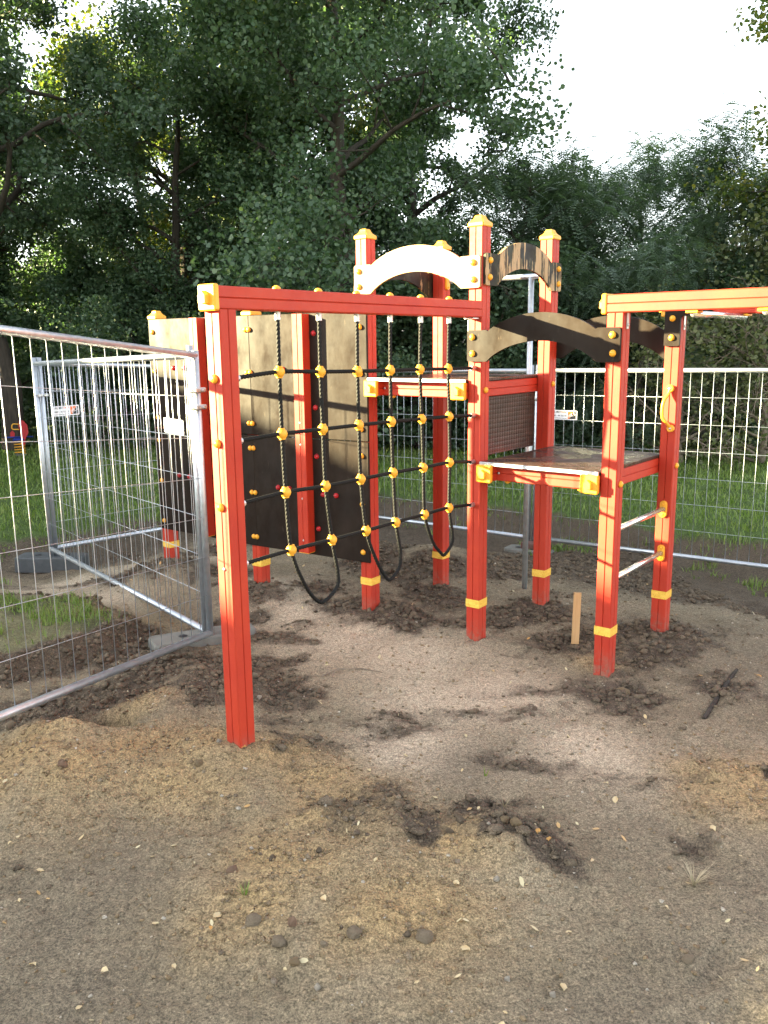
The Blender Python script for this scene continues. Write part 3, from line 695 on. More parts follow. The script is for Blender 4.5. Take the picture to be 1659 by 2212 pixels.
# ------------------------------------------------------------------ mesh fence panels
FH = 1.70
RAILR = 0.021
def fence_panel(p, q, zp, zq, label, width=3.27, up_p=0.055, dn_p=.09, up_q=.055, dn_q=.09):
    """p,q: feet (x,y) of the two uprights; zp,zq: height of the bottom rail there. Sheared to follow the slope."""
    L = math.hypot(q[0]-p[0], q[1]-p[1]); rz = math.atan2(q[1]-p[1], q[0]-p[0])
    o = empty('mesh_fence', (p[0], p[1], zp), rz); tag(o, label, 'mesh fence', 'mesh fences round the site')
    sl = (zq-zp)/L; zz = lambda x: sl*x
    MB().tube([(0, 0, FH), (L, 0, FH+zz(L))], RAILR, 14).build('top_rail', 'galv', o, True)
    MB().tube([(0, 0, 0), (L, 0, zz(L))], RAILR, 14).build('bottom_rail', 'galv', o, True)
    MB().tube([(0, 0, -dn_p), (0, 0, FH+up_p)], .0205, 14).build('upright', 'galv', o, True)
    MB().tube([(L, 0, -dn_q+zz(L)), (L, 0, FH+up_q+zz(L))], .0205, 14).build('upright', 'galv', o, True)
    n = int(round(L/.098)); wm = None
    for i in range(1, n):
        x = L*i/n; j = rng.uniform(-.004, .004)
        if wm is None:
            mb = MB(); mb.tube([(0, 0, .018), (0.0015, .001, FH*.33), (-.001, -.0015, FH*.7), (0, 0, FH-.018)], .0021, 6); wm = mb.mesh('upright_wire', 'galv', True)
        put('upright_wire', wm, o, (x+j, -.0235 if abs(L) > 9 else 0, zz(x)), (0, rng.uniform(-.0015, .0015), rng.uniform(0, 6)))
    for i in range(1, 7):
        z = FH*i/7+.004
        MB().tube([(.0, .004, z), (L*.5, .0055, z+zz(L*.5)), (L, .004, z+zz(L))], .0019, 6).build('cross_wire', 'galv', o, True)
    return o
N_ = (-1.122, 5.028); FL = (-3.114, 7.639); CR = (-1.13, 10.52); BK = (1.511, 8.466)
d1 = Vector((-1.694+1.122, 3.634-5.028)).normalized()
P1E = (N_[0]+.02+d1.x*3.27, N_[1]-.045+d1.y*3.27)
p1 = fence_panel((N_[0]+.030, N_[1]-.035), P1E, .045, .352, 'near galvanised mesh fence panel on the left, cut off by the picture edge', up_p=.03, dn_p=.04)
p2 = fence_panel((N_[0]-.01, N_[1]+.012), FL, .045, -.04, 'galvanised mesh fence panel running back from the corner beside the front red post', up_p=.06, dn_p=.06)
p3 = fence_panel((FL[0]+.035, FL[1]+.03), CR, -.04, -.20, 'far left mesh fence panel with a printed sign, running behind the climbing wall')
bd = Vector((BK[0]-CR[0], BK[1]-CR[1])).normalized()
p4 = fence_panel((CR[0]+.04, CR[1]-.03), (BK[0]-.02, BK[1]+.01), -.215, -.180, 'back mesh fence panel seen behind the rope net and tall tower')
BE_ = (BK[0]+.79*3.3, BK[1]-.569*3.3)
p5 = fence_panel((BK[0]+.03, BK[1]-.02), BE_, -.177, -.150, 'back mesh fence panel with a printed sign, behind the ladder side on the right')
# clamps joining the panels (each sits on one panel)
def clamp(parent, z):
    mb = MB(); mb.box((-.055, -.03, z-.014), (.05, .03, z+.014), .006); mb.tube([(-.005, -.045, z), (-.005, .045, z)], .007, 6)
    mb.tube([(-.07, .0, z), (.06, 0, z)], .005, 6); mb.build('clamp', 'bracket', parent)
clamp(p1, 1.50); clamp(p1, 1.40); clamp(p3, 1.42); clamp(p5, 1.42)

# feet
def foot(x, y, zt, rz, label, mat, size=(.66, .23, .14), taper=.7):
    mb = MB(); lx, ly, h = size[0]/2, size[1]/2, size[2]
    def ring(sx, sy, z, c=.02): return [(-sx+c, -sy, z), (sx-c, -sy*taper, z), (sx, -sy*taper+c, z), (sx, sy*taper-c, z), (sx-c, sy*taper, z), (-sx+c, sy, z), (-sx, sy-c, z), (-sx, -sy+c, z)]
    mb.loft([ring(lx, ly, -h), ring(lx*.985, ly*.95, -.012), ring(lx*.96, ly*.88, 0)])
    o = put('fence_weight', mb.mesh('fence_weight', mat), None, (x, y, zt), (0, 0, rz)); tag(o, label, 'fence weight', 'heavy feet of the mesh fence')
    for dx in (-.13, .17):
        MB().tube([(dx, 0, -.03), (dx, 0, .0025)], .027, 16).build('socket_hole', 'ink', o)
    return o
foot(N_[0]-.02, N_[1]+.0, .035, R(28), 'grey concrete fence foot under the corner where two mesh panels meet', 'concrete')
foot(FL[0]-.02, FL[1]+.05, -.115, R(-4), 'dark grey fence foot at the far left corner of the fence', 'darkblock', (.64, .24, .14), 1.0)
foot(BK[0]-.02, BK[1]-.06, -.285, R(-35), 'grey concrete fence foot behind the slide pole', 'concrete', (.5, .22, .12), .9)
foot(CR[0], CR[1], -.29, R(10), 'concrete fence foot hidden behind the climbing wall', 'concrete')
bk = put('loose_brick', MB().box((-.12, -.06, 0), (.12, .06, .065), .006).mesh('loose_brick', 'brick'), None, (BK[0]+.02, BK[1]-.07, -.281), (0, 0, R(-30)))
tag(bk, 'reddish brown brick lying on the fence foot behind the slide pole', 'brick')

# signs
def sign(parent_panel, x, z, back_only, label, side):
    e = parent_panel.matrix_basis
    mw = Matrix.Translation(parent_panel.location) @ Matrix.Rotation(parent_panel.rotation_euler.z, 4, 'Z')
    W_, H_ = .29, .092
    o = empty('fence_sign', (0, 0, 0)); o.matrix_world = mw @ Matrix.Translation((x, side*.012, z)) @ (Matrix.Rotation(0 if side < 0 else math.pi, 4, 'Z'))
    tag(o, label, 'sign')
    mb = MB(); pts = []
    r = .008
    for cx, cz, a0 in ((W_/2-r, H_/2-r, 0), (-W_/2+r, H_/2-r, 90), (-W_/2+r, -H_/2+r, 180), (W_/2-r, -H_/2+r, 270)):
        for k in range(5): t = R(a0+k*22.5); pts.append((cx+r*math.cos(t), cz+r*math.sin(t)))
    mb.loft([[(px, -.0025, pz) for px, pz in pts], [(px, .0015, pz) for px, pz in pts]])
    mb.build('plate', 'white', o)
    if back_only: return o
    yf = -.0032
    def text(s, x0, zc, size, mat, rot=0.0, shear=0.0, name='lettering', w=None):
        cu = bpy.data.curves.new('t', 'FONT'); cu.body = s; cu.size = size; cu.align_x = 'LEFT'; cu.align_y = 'CENTER'; cu.shear = shear; cu.offset = size*.018
        to = bpy.data.objects.new('t', cu); COL.objects.link(to); dg = bpy.context.evaluated_depsgraph_get()
        me = bpy.data.meshes.new_from_object(to.evaluated_get(dg)); bpy.data.objects.remove(to); bpy.data.curves.remove(cu)
        me.materials.clear(); me.materials.append(M[mat]); me.name = name
        ob = put(name, me, o, (x0, yf, zc), (R(90), -rot, 0))
        if w:
            ww = max(v.co.x for v in me.vertices); ob.scale = (w/ww, 1, 1)
        return ob
    text('HKL MIET', -.122, .027, .027, 'ink', w=.098); text('PARK', -.0215, .027, .027, 'orange', w=.058)
    text('0800 - 44 555 44', -.122, -.008, .022, 'ink', w=.158)
    text('www.hkl-baumaschinen.de', -.122, -.031, .013, 'ink', w=.158)
    MB().box((.050, yf-.0004, -.036), (.132, -.0026, .036)).build('logo_ground', 'orange', o)
    mb = MB(); mb.add([(.050, yf-.0008, -.036), (.132, yf-.0008, -.036), (.132, yf-.0008, .030)], [(0, 1, 2)]); 
    mb = MB(); mb.loft([[(.062, yf-.0005, -.0358), (.1318, yf-.0005, -.0358), (.1318, yf-.0005, .0358), (.116, yf-.0005, .0358)], [(.062, yf-.0010, -.0358), (.1318, yf-.0010, -.0358), (.1318, yf-.0010, .0358), (.116, yf-.0010, .0358)]])
    mb.build('logo_wedge', 'ink', o)
    yf = yf-.0016
    for ch, x0, zc in (('H', .056, -.013), ('K', .080, -.001), ('L', .107, .012)):
        text(ch, x0, zc, .046, 'white', R(20), 0.1, 'logo_letter', .022)
    return o
sign(p3, .22, 1.265, False, 'white and orange printed sign on the far left fence panel', -1)
sign(p2, .27, 1.265, True, 'blank white sheet sign on the fence beside the corner upright', 1)
sign(p5, .29, 1.272, False, 'white and orange printed sign on the back fence beside the tower', -1)

# ------------------------------------------------------------------ stake, spring rider
st = put('wooden_stake', MB().box((-.022, -.012, -.25), (.022, .012, .318), .0015).mesh('wooden_stake', 'stake'), None, (1.152, 4.853, hz(1.152, 4.853)), (0, R(1), R(-8)))
tag(st, 'short pale wooden stake standing in the soil between the red posts', 'stake')
sx_, sy_ = -6.42, 14.8
SR = empty('spring_rider', (sx_, sy_, hz(sx_, sy_)), R(15)); SR.scale = (.66, .66, .66); tag(SR, 'red and blue spring rider on a yellow coil at the far left', 'spring rider')
MB().tube([(.13*math.cos(t), .13*math.sin(t), .04+.36*t/(2*math.pi*5)) for t in np.linspace(0, 2*math.pi*5, 90)], .014, 8).build('coil_spring', 'yellow', SR, True)
MB().box((-.16, -.16, -.1), (.16, .16, .035), .01).build('base', 'concrete', SR)
MB().box((-.14, -.16, .40), (.14, .16, .46), .02).build('saddle_block', 'blue', SR)
MB().box((-.36, -.07, .475), (.36, .07, .50), .01).build('foot_board', 'blue', SR)
hp = [(-.02, .30), (.09, .28), (.12, .46), (.20, .60), (.19, .80), (.10, .93), (.0, .95), (-.04, .80), (.0, .66), (.0, .50)]
MB().loft([[(x+.06, -.10, z) for x, z in hp], [(x+.06, -.06, z) for x, z in hp]]).build('head_board', 'red_ball', SR)
tp = [(-.22, .46), (-.12, .46), (-.10, .58), (-.16, .66), (-.22, .60)]
MB().loft([[(x, .06, z) for x, z in tp], [(x, .10, z) for x, z in tp]]).build('tail_board', 'red_ball', SR)
MB().tube(spline([(.05, -.14, .84), (-.10, -.14, .84), (-.12, -.14, .72), (.05, -.14, .70)], 6), .016, 8).build('handle', 'yellow', SR, True)

# ------------------------------------------------------------------ loose ground: stones, clods, leaves
def icos():
    t = (1+5**.5)/2
    v = np.array([(-1, t, 0), (1, t, 0), (-1, -t, 0), (1, -t, 0), (0, -1, t), (0, 1, t), (0, -1, -t), (0, 1, -t), (t, 0, -1), (t, 0, 1), (-t, 0, -1), (-t, 0, 1)], float)
    f = np.array([(0, 11, 5), (0, 5, 1), (0, 1, 7), (0, 7, 10), (0, 10, 11), (1, 5, 9), (5, 11, 4), (11, 10, 2), (10, 7, 6), (7, 1, 8), (3, 9, 4), (3, 4, 2), (3, 2, 6), (3, 6, 8), (3, 8, 9), (4, 9, 5), (2, 4, 11), (6, 2, 10), (8, 6, 7), (9, 8, 1)])
    return v/np.linalg.norm(v[0]), f
ICV, ICF = icos()
def subdiv(v, f):
    v = list(map(tuple, v)); c = {}
    def mid(a, b):
        k = (min(a, b), max(a, b))
        if k not in c:
            m = (np.array(v[a])+np.array(v[b]))/2; m /= np.linalg.norm(m); v.append(tuple(m)); c[k] = len(v)-1
        return c[k]
    out = []
    for a, b, d in f:
        x, y, z = mid(a, b), mid(b, d), mid(d, a); out += [(a, x, z), (b, y, x), (d, z, y), (x, y, z)]
    return np.array(v), np.array(out)
IC2V, IC2F = subdiv(ICV, ICF); IC3V, IC3F = subdiv(IC2V, IC2F)
nr = np.random.default_rng(7)
def stone_mesh(seed, mat, ang=0.25):
    r = np.random.default_rng(seed); v = IC3V.copy()
    for _ in range(9):   # chop facets
        n = r.normal(size=3); n /= np.linalg.norm(n); d = r.uniform(.62, .9); s = v@n; v = v-np.where(s > d, s-d, 0)[:, None]*n*0.9
    ph = r.uniform(0, 6, (6, 1)); fr = r.normal(0, 2.6, (6, 3))
    v *= 1+0.045*np.sin(fr@v.T+ph).sum(0)[:, None]+0.02*r.normal(size=(len(v), 1)); v *= np.array([1, r.uniform(.7, .95), r.uniform(.6, .85)])
    return np_mesh('stone', v, IC3F, mat, True)
ST = [(-0.425, 2.343, .036, 'stone_grey', 'grey stone left of the row of stones in front of the sandy patch'), (-0.34, 2.267, .032, 'stone_grey', 'rounded grey stone nearest the camera in the sandy patch'),
 (-0.301, 2.326, .024, 'stone_red', 'reddish stone between two grey stones at the sandy patch edge'), (-0.107, 2.295, .032, 'stone_grey', 'pointed grey stone in the middle of the sandy patch edge'),
 (0.107, 2.291, .034, 'stone_grey', 'large rounded grey stone at the right end of the sandy patch edge'), (-0.536, 2.594, .025, 'stone_red', 'dark reddish stone at the left side of the sandy patch'),
 (0.275, 2.877, .028, 'stone_dark', 'dark earth clod at the top of the dark crumb heap'), (0.437, 2.851, .026, 'stone_tan', 'pale tan lump on the right of the dark crumb heap'),
 (0.472, 2.817, .028, 'stone_tan', 'brown tan lump touching the pale one on the dark heap'), (1.241, 4.122, .046, 'stone_tan', 'round tan stone at the foot of the right front post'),
 (0.893, 2.193, .024, 'stone_grey', 'squarish brown grey stone in the right foreground'), (0.368, 2.564, .016, 'stone_white', 'white flint pebble below the dark crumb heap'),
 (-0.105, 3.06, .022, 'stone_dark', 'dark clod above the sandy patch in mid foreground'), (-1.322, 3.159, .032, 'stone_red', 'brownish red stone on the sand heap at left'),
 (-0.794, 3.268, .026, 'stone_tan', 'tan stone on the slope left of the front red post'), (-0.279, 2.177, .022, 'stone_tan', 'flat tan pebble in front of the stones in the sandy patch')]
for i, (x, y, r, m, lb) in enumerate(ST):
    o = put('stone', stone_mesh(100+i, m), None, (x, y, hz(x, y)+r*.16), (nr.uniform(-.3, .3), nr.uniform(-.3, .3), nr.uniform(0, 6)), r*.85)
    tag(o, lb, 'stone', 'stones lying on the sand')
PB = [(-0.243, 2.682, .014, 'stone_dark'), (-0.206, 2.096, .013, 'stone_white'), (0.5, 2.709, .016, 'stone_dark'), (-0.475, 2.493, .013, 'stone_tan'), (-0.406, 2.65, .015, 'stone_dark'), (0.343, 2.129, .012, 'stone_white'),
 (0.227, 2.816, .016, 'stone_dark'), (0.379, 2.798, .014, 'stone_dark'), (-1.768, 3.673, .034, 'stone_grey'), (-0.197, 2.245, .014, 'stone_grey'), (-0.648, 4.019, .015, 'stone_white'), (-0.733, 3.408, .014, 'stone_white'), (0.057, 2.302, .013, 'stone_dark'), (0.464, 2.073, .012, 'stone_white')]
pm = {m: stone_mesh(300+k, m) for k, m in enumerate(('stone_dark', 'stone_white', 'stone_tan', 'stone_grey'))}
PL = {'stone_dark': 'small dark pebble or earth crumb on the sand', 'stone_white': 'small white pebble on the sand', 'stone_tan': 'small tan pebble in the sandy patch', 'stone_grey': 'small grey pebble on the ground'}
for x, y, r, m in PB:
    o = put('pebble', pm[m], None, (x, y, hz(x, y)+r*.3), (nr.uniform(-.3, .3), nr.uniform(-.3, .3), nr.uniform(0, 6)), r)
    tag(o, PL[m], 'pebble', 'small pebbles on the sand')
def scatter(name, n, mat, rmin, rmax, dens, label, sz=(0.55, 0.9), seed=1, box=(-2.7, 2.7, 1.7, 8.3), power=2.2):
    r = np.random.default_rng(seed)
    X = []; Y = []
    tot = 0
    while tot < n:
        x = r.uniform(box[0], box[1], 60000); u = r.uniform(0, 1, 60000); y = box[2]*(box[3]/box[2])**u
        p = dens(x, y)*np.clip(0.35+0.65*(y-1.7)/3, .35, 1); k = r.uniform(0, 1, 60000) < p
        X.append(x[k]); Y.append(y[k]); tot += k.sum()
    X = np.concatenate(X)[:n]; Y = np.concatenate(Y)[:n]; rad = rmin+(rmax-rmin)*r.uniform(0, 1, n)**power
    rad = rad*(.34+.66*np.clip(masks(X, Y)[0]*1.3, 0, 1)) if mat == 'stone_dark' else rad
    Z = height(X, Y)+rad*.15
    V = np.repeat(ICV[None], n, 0)*(1+0.30*r.normal(size=(n, 12, 1)))
    th = r.uniform(0, 6.283, n); V[:, :, 2] *= r.uniform(*sz, (n, 1)); V[:, :, 0] *= r.uniform(.8, 1.35, (n, 1))
    c, s = np.cos(th)[:, None], np.sin(th)[:, None]
    V = np.stack([V[..., 0]*c-V[..., 1]*s, V[..., 0]*s+V[..., 1]*c, V[..., 2]], -1)*rad[:, None, None]+np.stack([X, Y, Z], -1)[:, None, :]
    F = (ICF[None]+12*np.arange(n)[:, None, None]).reshape(-1, 3)
    tag(put(name, np_mesh(name, V.reshape(-1, 3), F, mat, False)), label, kind='stuff')
def d_dark(x, y):
    d, o, p, w, g = masks(x, y); return np.clip(0.008+d**1.5*1.0+0.03*o-0.05*p, 0, 1)*(g < .4)
def d_ochre(x, y):
    d, o, p, w, g = masks(x, y); return np.clip(o*.9+.06-d*.3, 0, 1)*(g < .4)
def d_any(x, y):
    d, o, p, w, g = masks(x, y); return np.clip(.35+.4*d+.3*o, 0, 1)*(g < .4)
scatter('earth_crumbs', 21000, 'stone_dark', .0025, .026, d_dark, 'dark crumbs of dug soil', seed=11, power=3.6)
scatter('sand_crumbs', 6000, 'stone_tan', .0025, .010, d_ochre, 'ochre crumbs of sand', seed=12, power=2.4)
scatter('gravel', 900, 'stone_white', .003, .009, d_any, 'pale grit and tiny pebbles', seed=13, power=3)
scatter('grey_gravel', 1500, 'stone_grey', .003, .011, d_any, 'grey brown grit', seed=14, power=3)

def leaf_flat(seed, mat):
    r = np.random.default_rng(seed); n = 9
    t = np.linspace(0, 1, n); w = 0.32*np.sin(np.pi*np.clip(t, 0, 1)**.9)*(1+.1*r.normal(size=n)); w[0] = w[-1] = 0.01
    cz = 0.22*np.sin(np.pi*t)*r.uniform(.2, 1); V = []
    for i in range(n): V += [(t[i]-.5, -w[i], cz[i]+.12*r.uniform(0, 1)*(w[i] > .1)), (t[i]-.5, 0, cz[i]), (t[i]-.5, w[i], cz[i]+.12*r.uniform(0, 1)*(w[i] > .1))]
    F = []
    for i in range(n-1):
        a = 3*i; F += [(a, a+3, a+4, a+1), (a+1, a+4, a+5, a+2)]
    return np_mesh('fallen_leaf', V, F, mat, True)
LM = [leaf_flat(k, 'leaf_fall') for k in range(4)]+[leaf_flat(9, 'leaf_fall2')]
LV = [(-0.842, 2.174), (-0.741, 2.362), (-1.07, 2.208), (-0.64, 2.186), (-0.078, 3.329), (-0.544, 2.369), (-0.556, 2.315), (-1.228, 2.662), (-1.387, 2.791), (-0.043, 2.631), (0.161, 2.459), (0.584, 2.742), (0.548, 2.775), (0.232, 2.25), (-0.628, 3.383), (-0.469, 4.375), (0.912, 3.207), (0.915, 3.079), (1.471, 3.353), (2.042, 4.331), (0.721, 2.664), (0.501, 2.106), (0.23, 2.555), (-0.308, 2.171), (0.361, 3.022), (-0.342, 4.032), (0.563, 2.317), (0.302, 1.945), (1.204, 3.163), (-1.237, 2.509), (-0.677, 1.913), (-0.21, 2.431), (0.905, 2.434), (0.078, 2.1), (1.22, 2.857)]
for i, (x, y) in enumerate(LV):
    k = 4 if i in (6, 11, 12, 14, 19, 28) else i % 4
    o = put('fallen_leaf', LM[k], None, (x, y, hz(x, y)+.005), (nr.uniform(-.35, .35), nr.uniform(-.35, .35), nr.uniform(0, 6)), nr.uniform(.015, .038))
    tag(o, 'small orange brown leaf fallen on the sand' if k == 4 else 'small pale yellow leaf fallen on the sand', 'leaf', 'fallen leaves on the sand')
def scatter_leaves(n, seed):
    r = np.random.default_rng(seed); x = r.uniform(-2.6, 2.6, n*4); y = 1.75*(8.0/1.75)**r.uniform(0, 1, n*4)
    k = masks(x, y)[4] < .4; x, y = x[k][:n], y[k][:n]; n = len(x); z = height(x, y)+.006
    s = r.uniform(.006, .017, n); th = r.uniform(0, 6.283, n); tl = r.normal(0, .35, (n, 2))
    q = np.array([(-1, 0), (-.3, -.45), (.5, -.4), (1, 0), (.5, .4), (-.3, .45)])
    px = q[None, :, 0]*s[:, None]; py = q[None, :, 1]*s[:, None]
    V = np.stack([x[:, None]+px*np.cos(th)[:, None]-py*np.sin(th)[:, None], y[:, None]+px*np.sin(th)[:, None]+py*np.cos(th)[:, None], z[:, None]+px*tl[:, :1]+py*tl[:, 1:]], -1)
    F = np.arange(6*n).reshape(n, 6)
    tag(put('leaf_litter', np_mesh('leaf_litter', V.reshape(-1, 3), F, 'leaf_fall')), 'tiny bits of leaf litter strewn over the ground', kind='stuff')
scatter_leaves(260, 3)
# twigs and weeds
def twig(pts, r, label):
    P = [(x, y, hz(x, y)+.006+dz) for x, y, dz in pts]
    tag(MB().tube(P, [r, r*.8, r*.7, r*.4][:len(P)] if len(P) <= 4 else r, 6).build('twig', 'bark_pale'), label, 'twig')
twig([(-.36, 4.42, 0), (-.27, 4.50, .01), (-.14, 4.52, .0), (-.02, 4.47, 0)], .006, 'thin dry twig on pale sand behind the front post')
twig([(-.30, 4.40, 0), (-.29, 4.47, .01), (-.26, 4.50, .01)], .004, 'short broken twig beside the longer one on pale sand')
sk = [(1.56, 3.85, 0), (1.70, 4.06, 0), (1.85, 4.28, 0), (1.98, 4.47, 0)]  # dark soil of the furrow, added as a bark-coloured bar
tag(MB().tube([(x, y, hz(x, y)+.004) for x, y, _ in sk], [.010, .014, .013, .008], 7).build('furrow_bar', 'bark'), 'dark soil furrow at the right, added as a tapered dark bar', 'furrow_bar')
def tuft(x, y, n, h, spread, mat, name, label, cat, seed, w=.0022):
    r = np.random.default_rng(seed); mb = MB()
    for i in range(n):
        a = r.uniform(0, 6.283); L = h*r.uniform(.5, 1); s = spread*r.uniform(.3, 1); c, d = math.cos(a), math.sin(a); ww = w*r.uniform(.6, 1.3)
        b0 = (c*.006, d*.006); pts = [(b0[0]+c*s*t**1.5, b0[1]+d*s*t**1.5, L*(t-.25*t*t*r.uniform(0, 1))) for t in (0, .35, .7, 1)]
        o = len(mb.v)
        for k, p in enumerate(pts):
            q = ww*(1, .9, .6, .1)[k]; mb.v += [(p[0]-d*q, p[1]+c*q, p[2]), (p[0]+d*q, p[1]-c*q, p[2])]
        mb.f += [(o+2*k, o+2*k+1, o+2*k+3, o+2*k+2) for k in range(3)]
    ob = mb.build(name, mat); ob.location = (x, y, hz(x, y)-.004); tag(ob, label, cat)
tuft(-.471, 2.458, 16, .05, .025, 'grass', 'grass_seedling', 'tiny green grass seedling beside the stones', 'seedling', 1)
tuft(1.046, 2.569, 34, .085, .10, 'straw', 'dry_weed', 'dry straggly weed in the right foreground', 'weed', 2, .0017)
tuft(.42, 3.30, 7, .05, .02, 'grass', 'grass_seedling', 'small green sprout in mid foreground right of the sandy patch', 'seedling', 3)
tuft(.46, 3.02, 14, .06, .07, 'straw', 'dry_weed', 'dry root tuft above the dark crumb heap', 'weed', 4, .0014)

# ------------------------------------------------------------------ grass
def grass(name, n, test, box, hmin, hmax, label, seed, w=.0035, near=None):
    r = np.random.default_rng(seed); X = np.empty(0); Y = np.empty(0)
    while len(X) < n:
        x = r.uniform(box[0], box[1], 120000); y = r.uniform(box[2], box[3], 120000); k = test(x, y, r); X = np.concatenate([X, x[k]]); Y = np.concatenate([Y, y[k]])
    X, Y = X[:n], Y[:n]; Z = height(X, Y, False)-.005
    H = (hmin+(hmax-hmin)*r.uniform(0, 1, n)**1.6)*(1+.5*fbm(X, Y, .6, 2, 88)); a = r.uniform(0, 6.283, n); c, s = np.cos(a), np.sin(a); lean = H*r.uniform(.15, .75, n); ww = w*r.uniform(.6, 1.4, n)*np.clip(Y/6, 1, 2.2)
    def P(t, q, k): return np.stack([X+c*lean*t**2-s*ww*q*k, Y+s*lean*t**2+c*ww*q*k, Z+H*t*(1-.25*t)], -1)
    V = np.stack([P(0, 1, 1), P(0, 1, -1), P(.55, .8, 1), P(.55, .8, -1), P(1, .1, 1), P(1, .1, -1)], 1)
    F = np.array([(0, 1, 3, 2), (2, 3, 5, 4)])[None]+6*np.arange(n)[:, None, None]
    tag(put(name, np_mesh(name, V.reshape(-1, 3), F.reshape(-1, 4), 'grass')), label, kind='stuff')
def t_back(x, y, r):
    a, b = to_local(x, y); w = 0.22*fbm(x, y, .5, 3, 41)
    inside = (np.abs(x) < 0.53*y+1.2)
    e = np.maximum(sstep(b+w, 3.75, 4.3), sstep(-a+w*1.3, 4.95, 5.6)*sstep(b, -2.2, -1.2))
    return (r.uniform(0, 1, x.shape) < e*np.clip(1.5-y/14, .12, 1))*inside
grass('lawn_grass', 70000, t_back, (-9, 9, 5.5, 17), .035, .12, 'green lawn grass growing behind the fence', 21)
def t_near(x, y, r):
    g = sstep(1.0-np.hypot((x+2.75)/1.15, (y-5.05)/0.62)+0.2*fbm(x, y, .5, 3, 41), -0.05, 0.25)
    return r.uniform(0, 1, x.shape) < g*(0.05+.95*(fbm(x, y, .3, 3, 55) > .14))
grass('sod_grass', 3800, t_near, (-4.2, -1.3, 4.2, 6.0), .03, .12, 'rough grass on the clod of turf outside the near fence', 22, .0028)
def t_pit(x, y, r):
    a, b = to_local(x, y); return (r.uniform(0, 1, x.shape) < .9*(fbm(x, y, .5, 3, 61) > .35)*((b > 2.9) | (a < -4.2))*(b < 3.9)*(np.abs(x) < 0.53*y+.6)) > 0
grass('weedy_grass', 2500, t_pit, (-5, 5, 6.3, 11), .04, .13, 'sparse weeds in the bare soil along the fence', 23)

# ------------------------------------------------------------------ trees
def orient_quads(C, r, size, up_bias, shape):
    """leaf polygons at points C; shape (k,2) outline in leaf plane"""
    n = len(C); N = r.normal(size=(n, 3)); N[:, 2] = np.abs(N[:, 2])+up_bias; N /= np.linalg.norm(N, axis=1)[:, None]
    A = r.normal(size=(n, 3)); A[:, 2] -= .5; A -= N*(A*N).sum(1)[:, None]; A /= np.linalg.norm(A, axis=1)[:, None]; Bv = np.cross(N, A)
    s = size*r.uniform(.65, 1.25, n)
    fold = .22*np.abs(shape[:, 1])
    V = C[:, None]+s[:, None, None]*(A[:, None]*shape[None, :, :1]+Bv[:, None]*shape[None, :, 1:]+N[:, None]*fold[None, :, None])
    return V
ROUND = np.array([(-.5, 0), (-.28, -.36), (.1, -.44), (.5, -.05), (.1, .44), (-.28, .36)])
OAK = np.array([(-.5, 0), (-.2, -.25), (.15, -.36), (.5, 0), (.15, .36), (-.2, .25)])
def skeleton(seed, height, spread, first=.18, limbs=16, subs=6, up=.45, wob=.12, taper=.6, lean=0.0):
    r = np.random.default_rng(seed); segs = []; tips = []
    n = 9; tr = [np.zeros(3)]
    for i in range(1, n+1):
        p = tr[-1]+np.array([r.normal(0, wob)*height/n*1.2+lean*height/n, r.normal(0, wob)*height/n*1.2, height*.92/n]); tr.append(p)
    r0 = height*.0155+.02
    rad = [r0*(1-.9*(i/n))+.006 for i in range(n+1)]
    segs.append((tr, rad)); T = np.array(tr)
    for k in range(limbs):
        t = first+(1-first)*((k+r.uniform(0, .8))/limbs); t = min(t, .99); i = min(int(t*n), n-1); p = T[i]+(T[i+1]-T[i])*(t*n-i)
        a = k*2.4+r.normal(0, .35); prof = (math.sin(math.pi*min(1, .22+.78*(t-first)/(1-first))))**taper
        L = spread*(.35+.75*prof)*r.uniform(.75, 1.15); el = up*(.35+t)+r.normal(0, .12)
        d = np.array([math.cos(a)*math.cos(el), math.sin(a)*math.cos(el), math.sin(el)]); pts = [p]; m = 5
        for j in range(m):
            d = d+r.normal(0, .16, 3)+np.array([0, 0, -.03*j]); d /= np.linalg.norm(d); pts.append(pts[-1]+d*L/m)
        rr = rad[i]*.5; segs.append((pts, [max(.004, rr*(1-.85*j/m)) for j in range(m+1)]))
        tips.append(pts[-1]); Pn = np.array(pts)
        for s in range(subs):
            u = .25+.75*(s+r.uniform(0, .9))/subs; u = min(u, .98); i2 = min(int(u*m), m-1); q = Pn[i2]+(Pn[i2+1]-Pn[i2])*(u*m-i2)
            e = d*.5+r.normal(0, .75, 3); e[2] += .1; e /= np.linalg.norm(e); l2 = L*.36*r.uniform(.5, 1.2)*(1.15-u*.5)
            q1 = q+e*l2*.5+r.normal(0, .03, 3); q2 = q1+(e+r.normal(0, .3, 3))*l2*.5
            segs.append(([q, q1, q2], [max(.003, rr*.35), max(.0025, rr*.22), .002])); tips += [q2, q1*.5+q2*.5]
    return segs, np.array(tips), r
def wood_mesh(segs, mat='bark'):
    mb = MB()
    for k, (p, rd) in enumerate(segs): mb.tube(p, rd, 8 if k == 0 else 5 if len(p) > 4 else 4, False)
    return mb.mesh('trunk', mat, True)
def crown_mesh(tips, r, per, cl, size, mat, shape, up=.25, flat=.75):
    n = len(tips)*per; C = np.repeat(tips, per, 0)+np.clip(r.normal(size=(n, 3)), -1.55, 1.55)*np.array([cl, cl, cl*flat])*r.uniform(.5, 1.25, (len(tips), 1)).repeat(per, 0)
    C = C[C[:, 2] > .1]
    V = orient_quads(C, r, size, up, shape); k = len(shape)
    return np_mesh('crown', V.reshape(-1, 3), np.arange(len(C)*k).reshape(-1, k), mat)
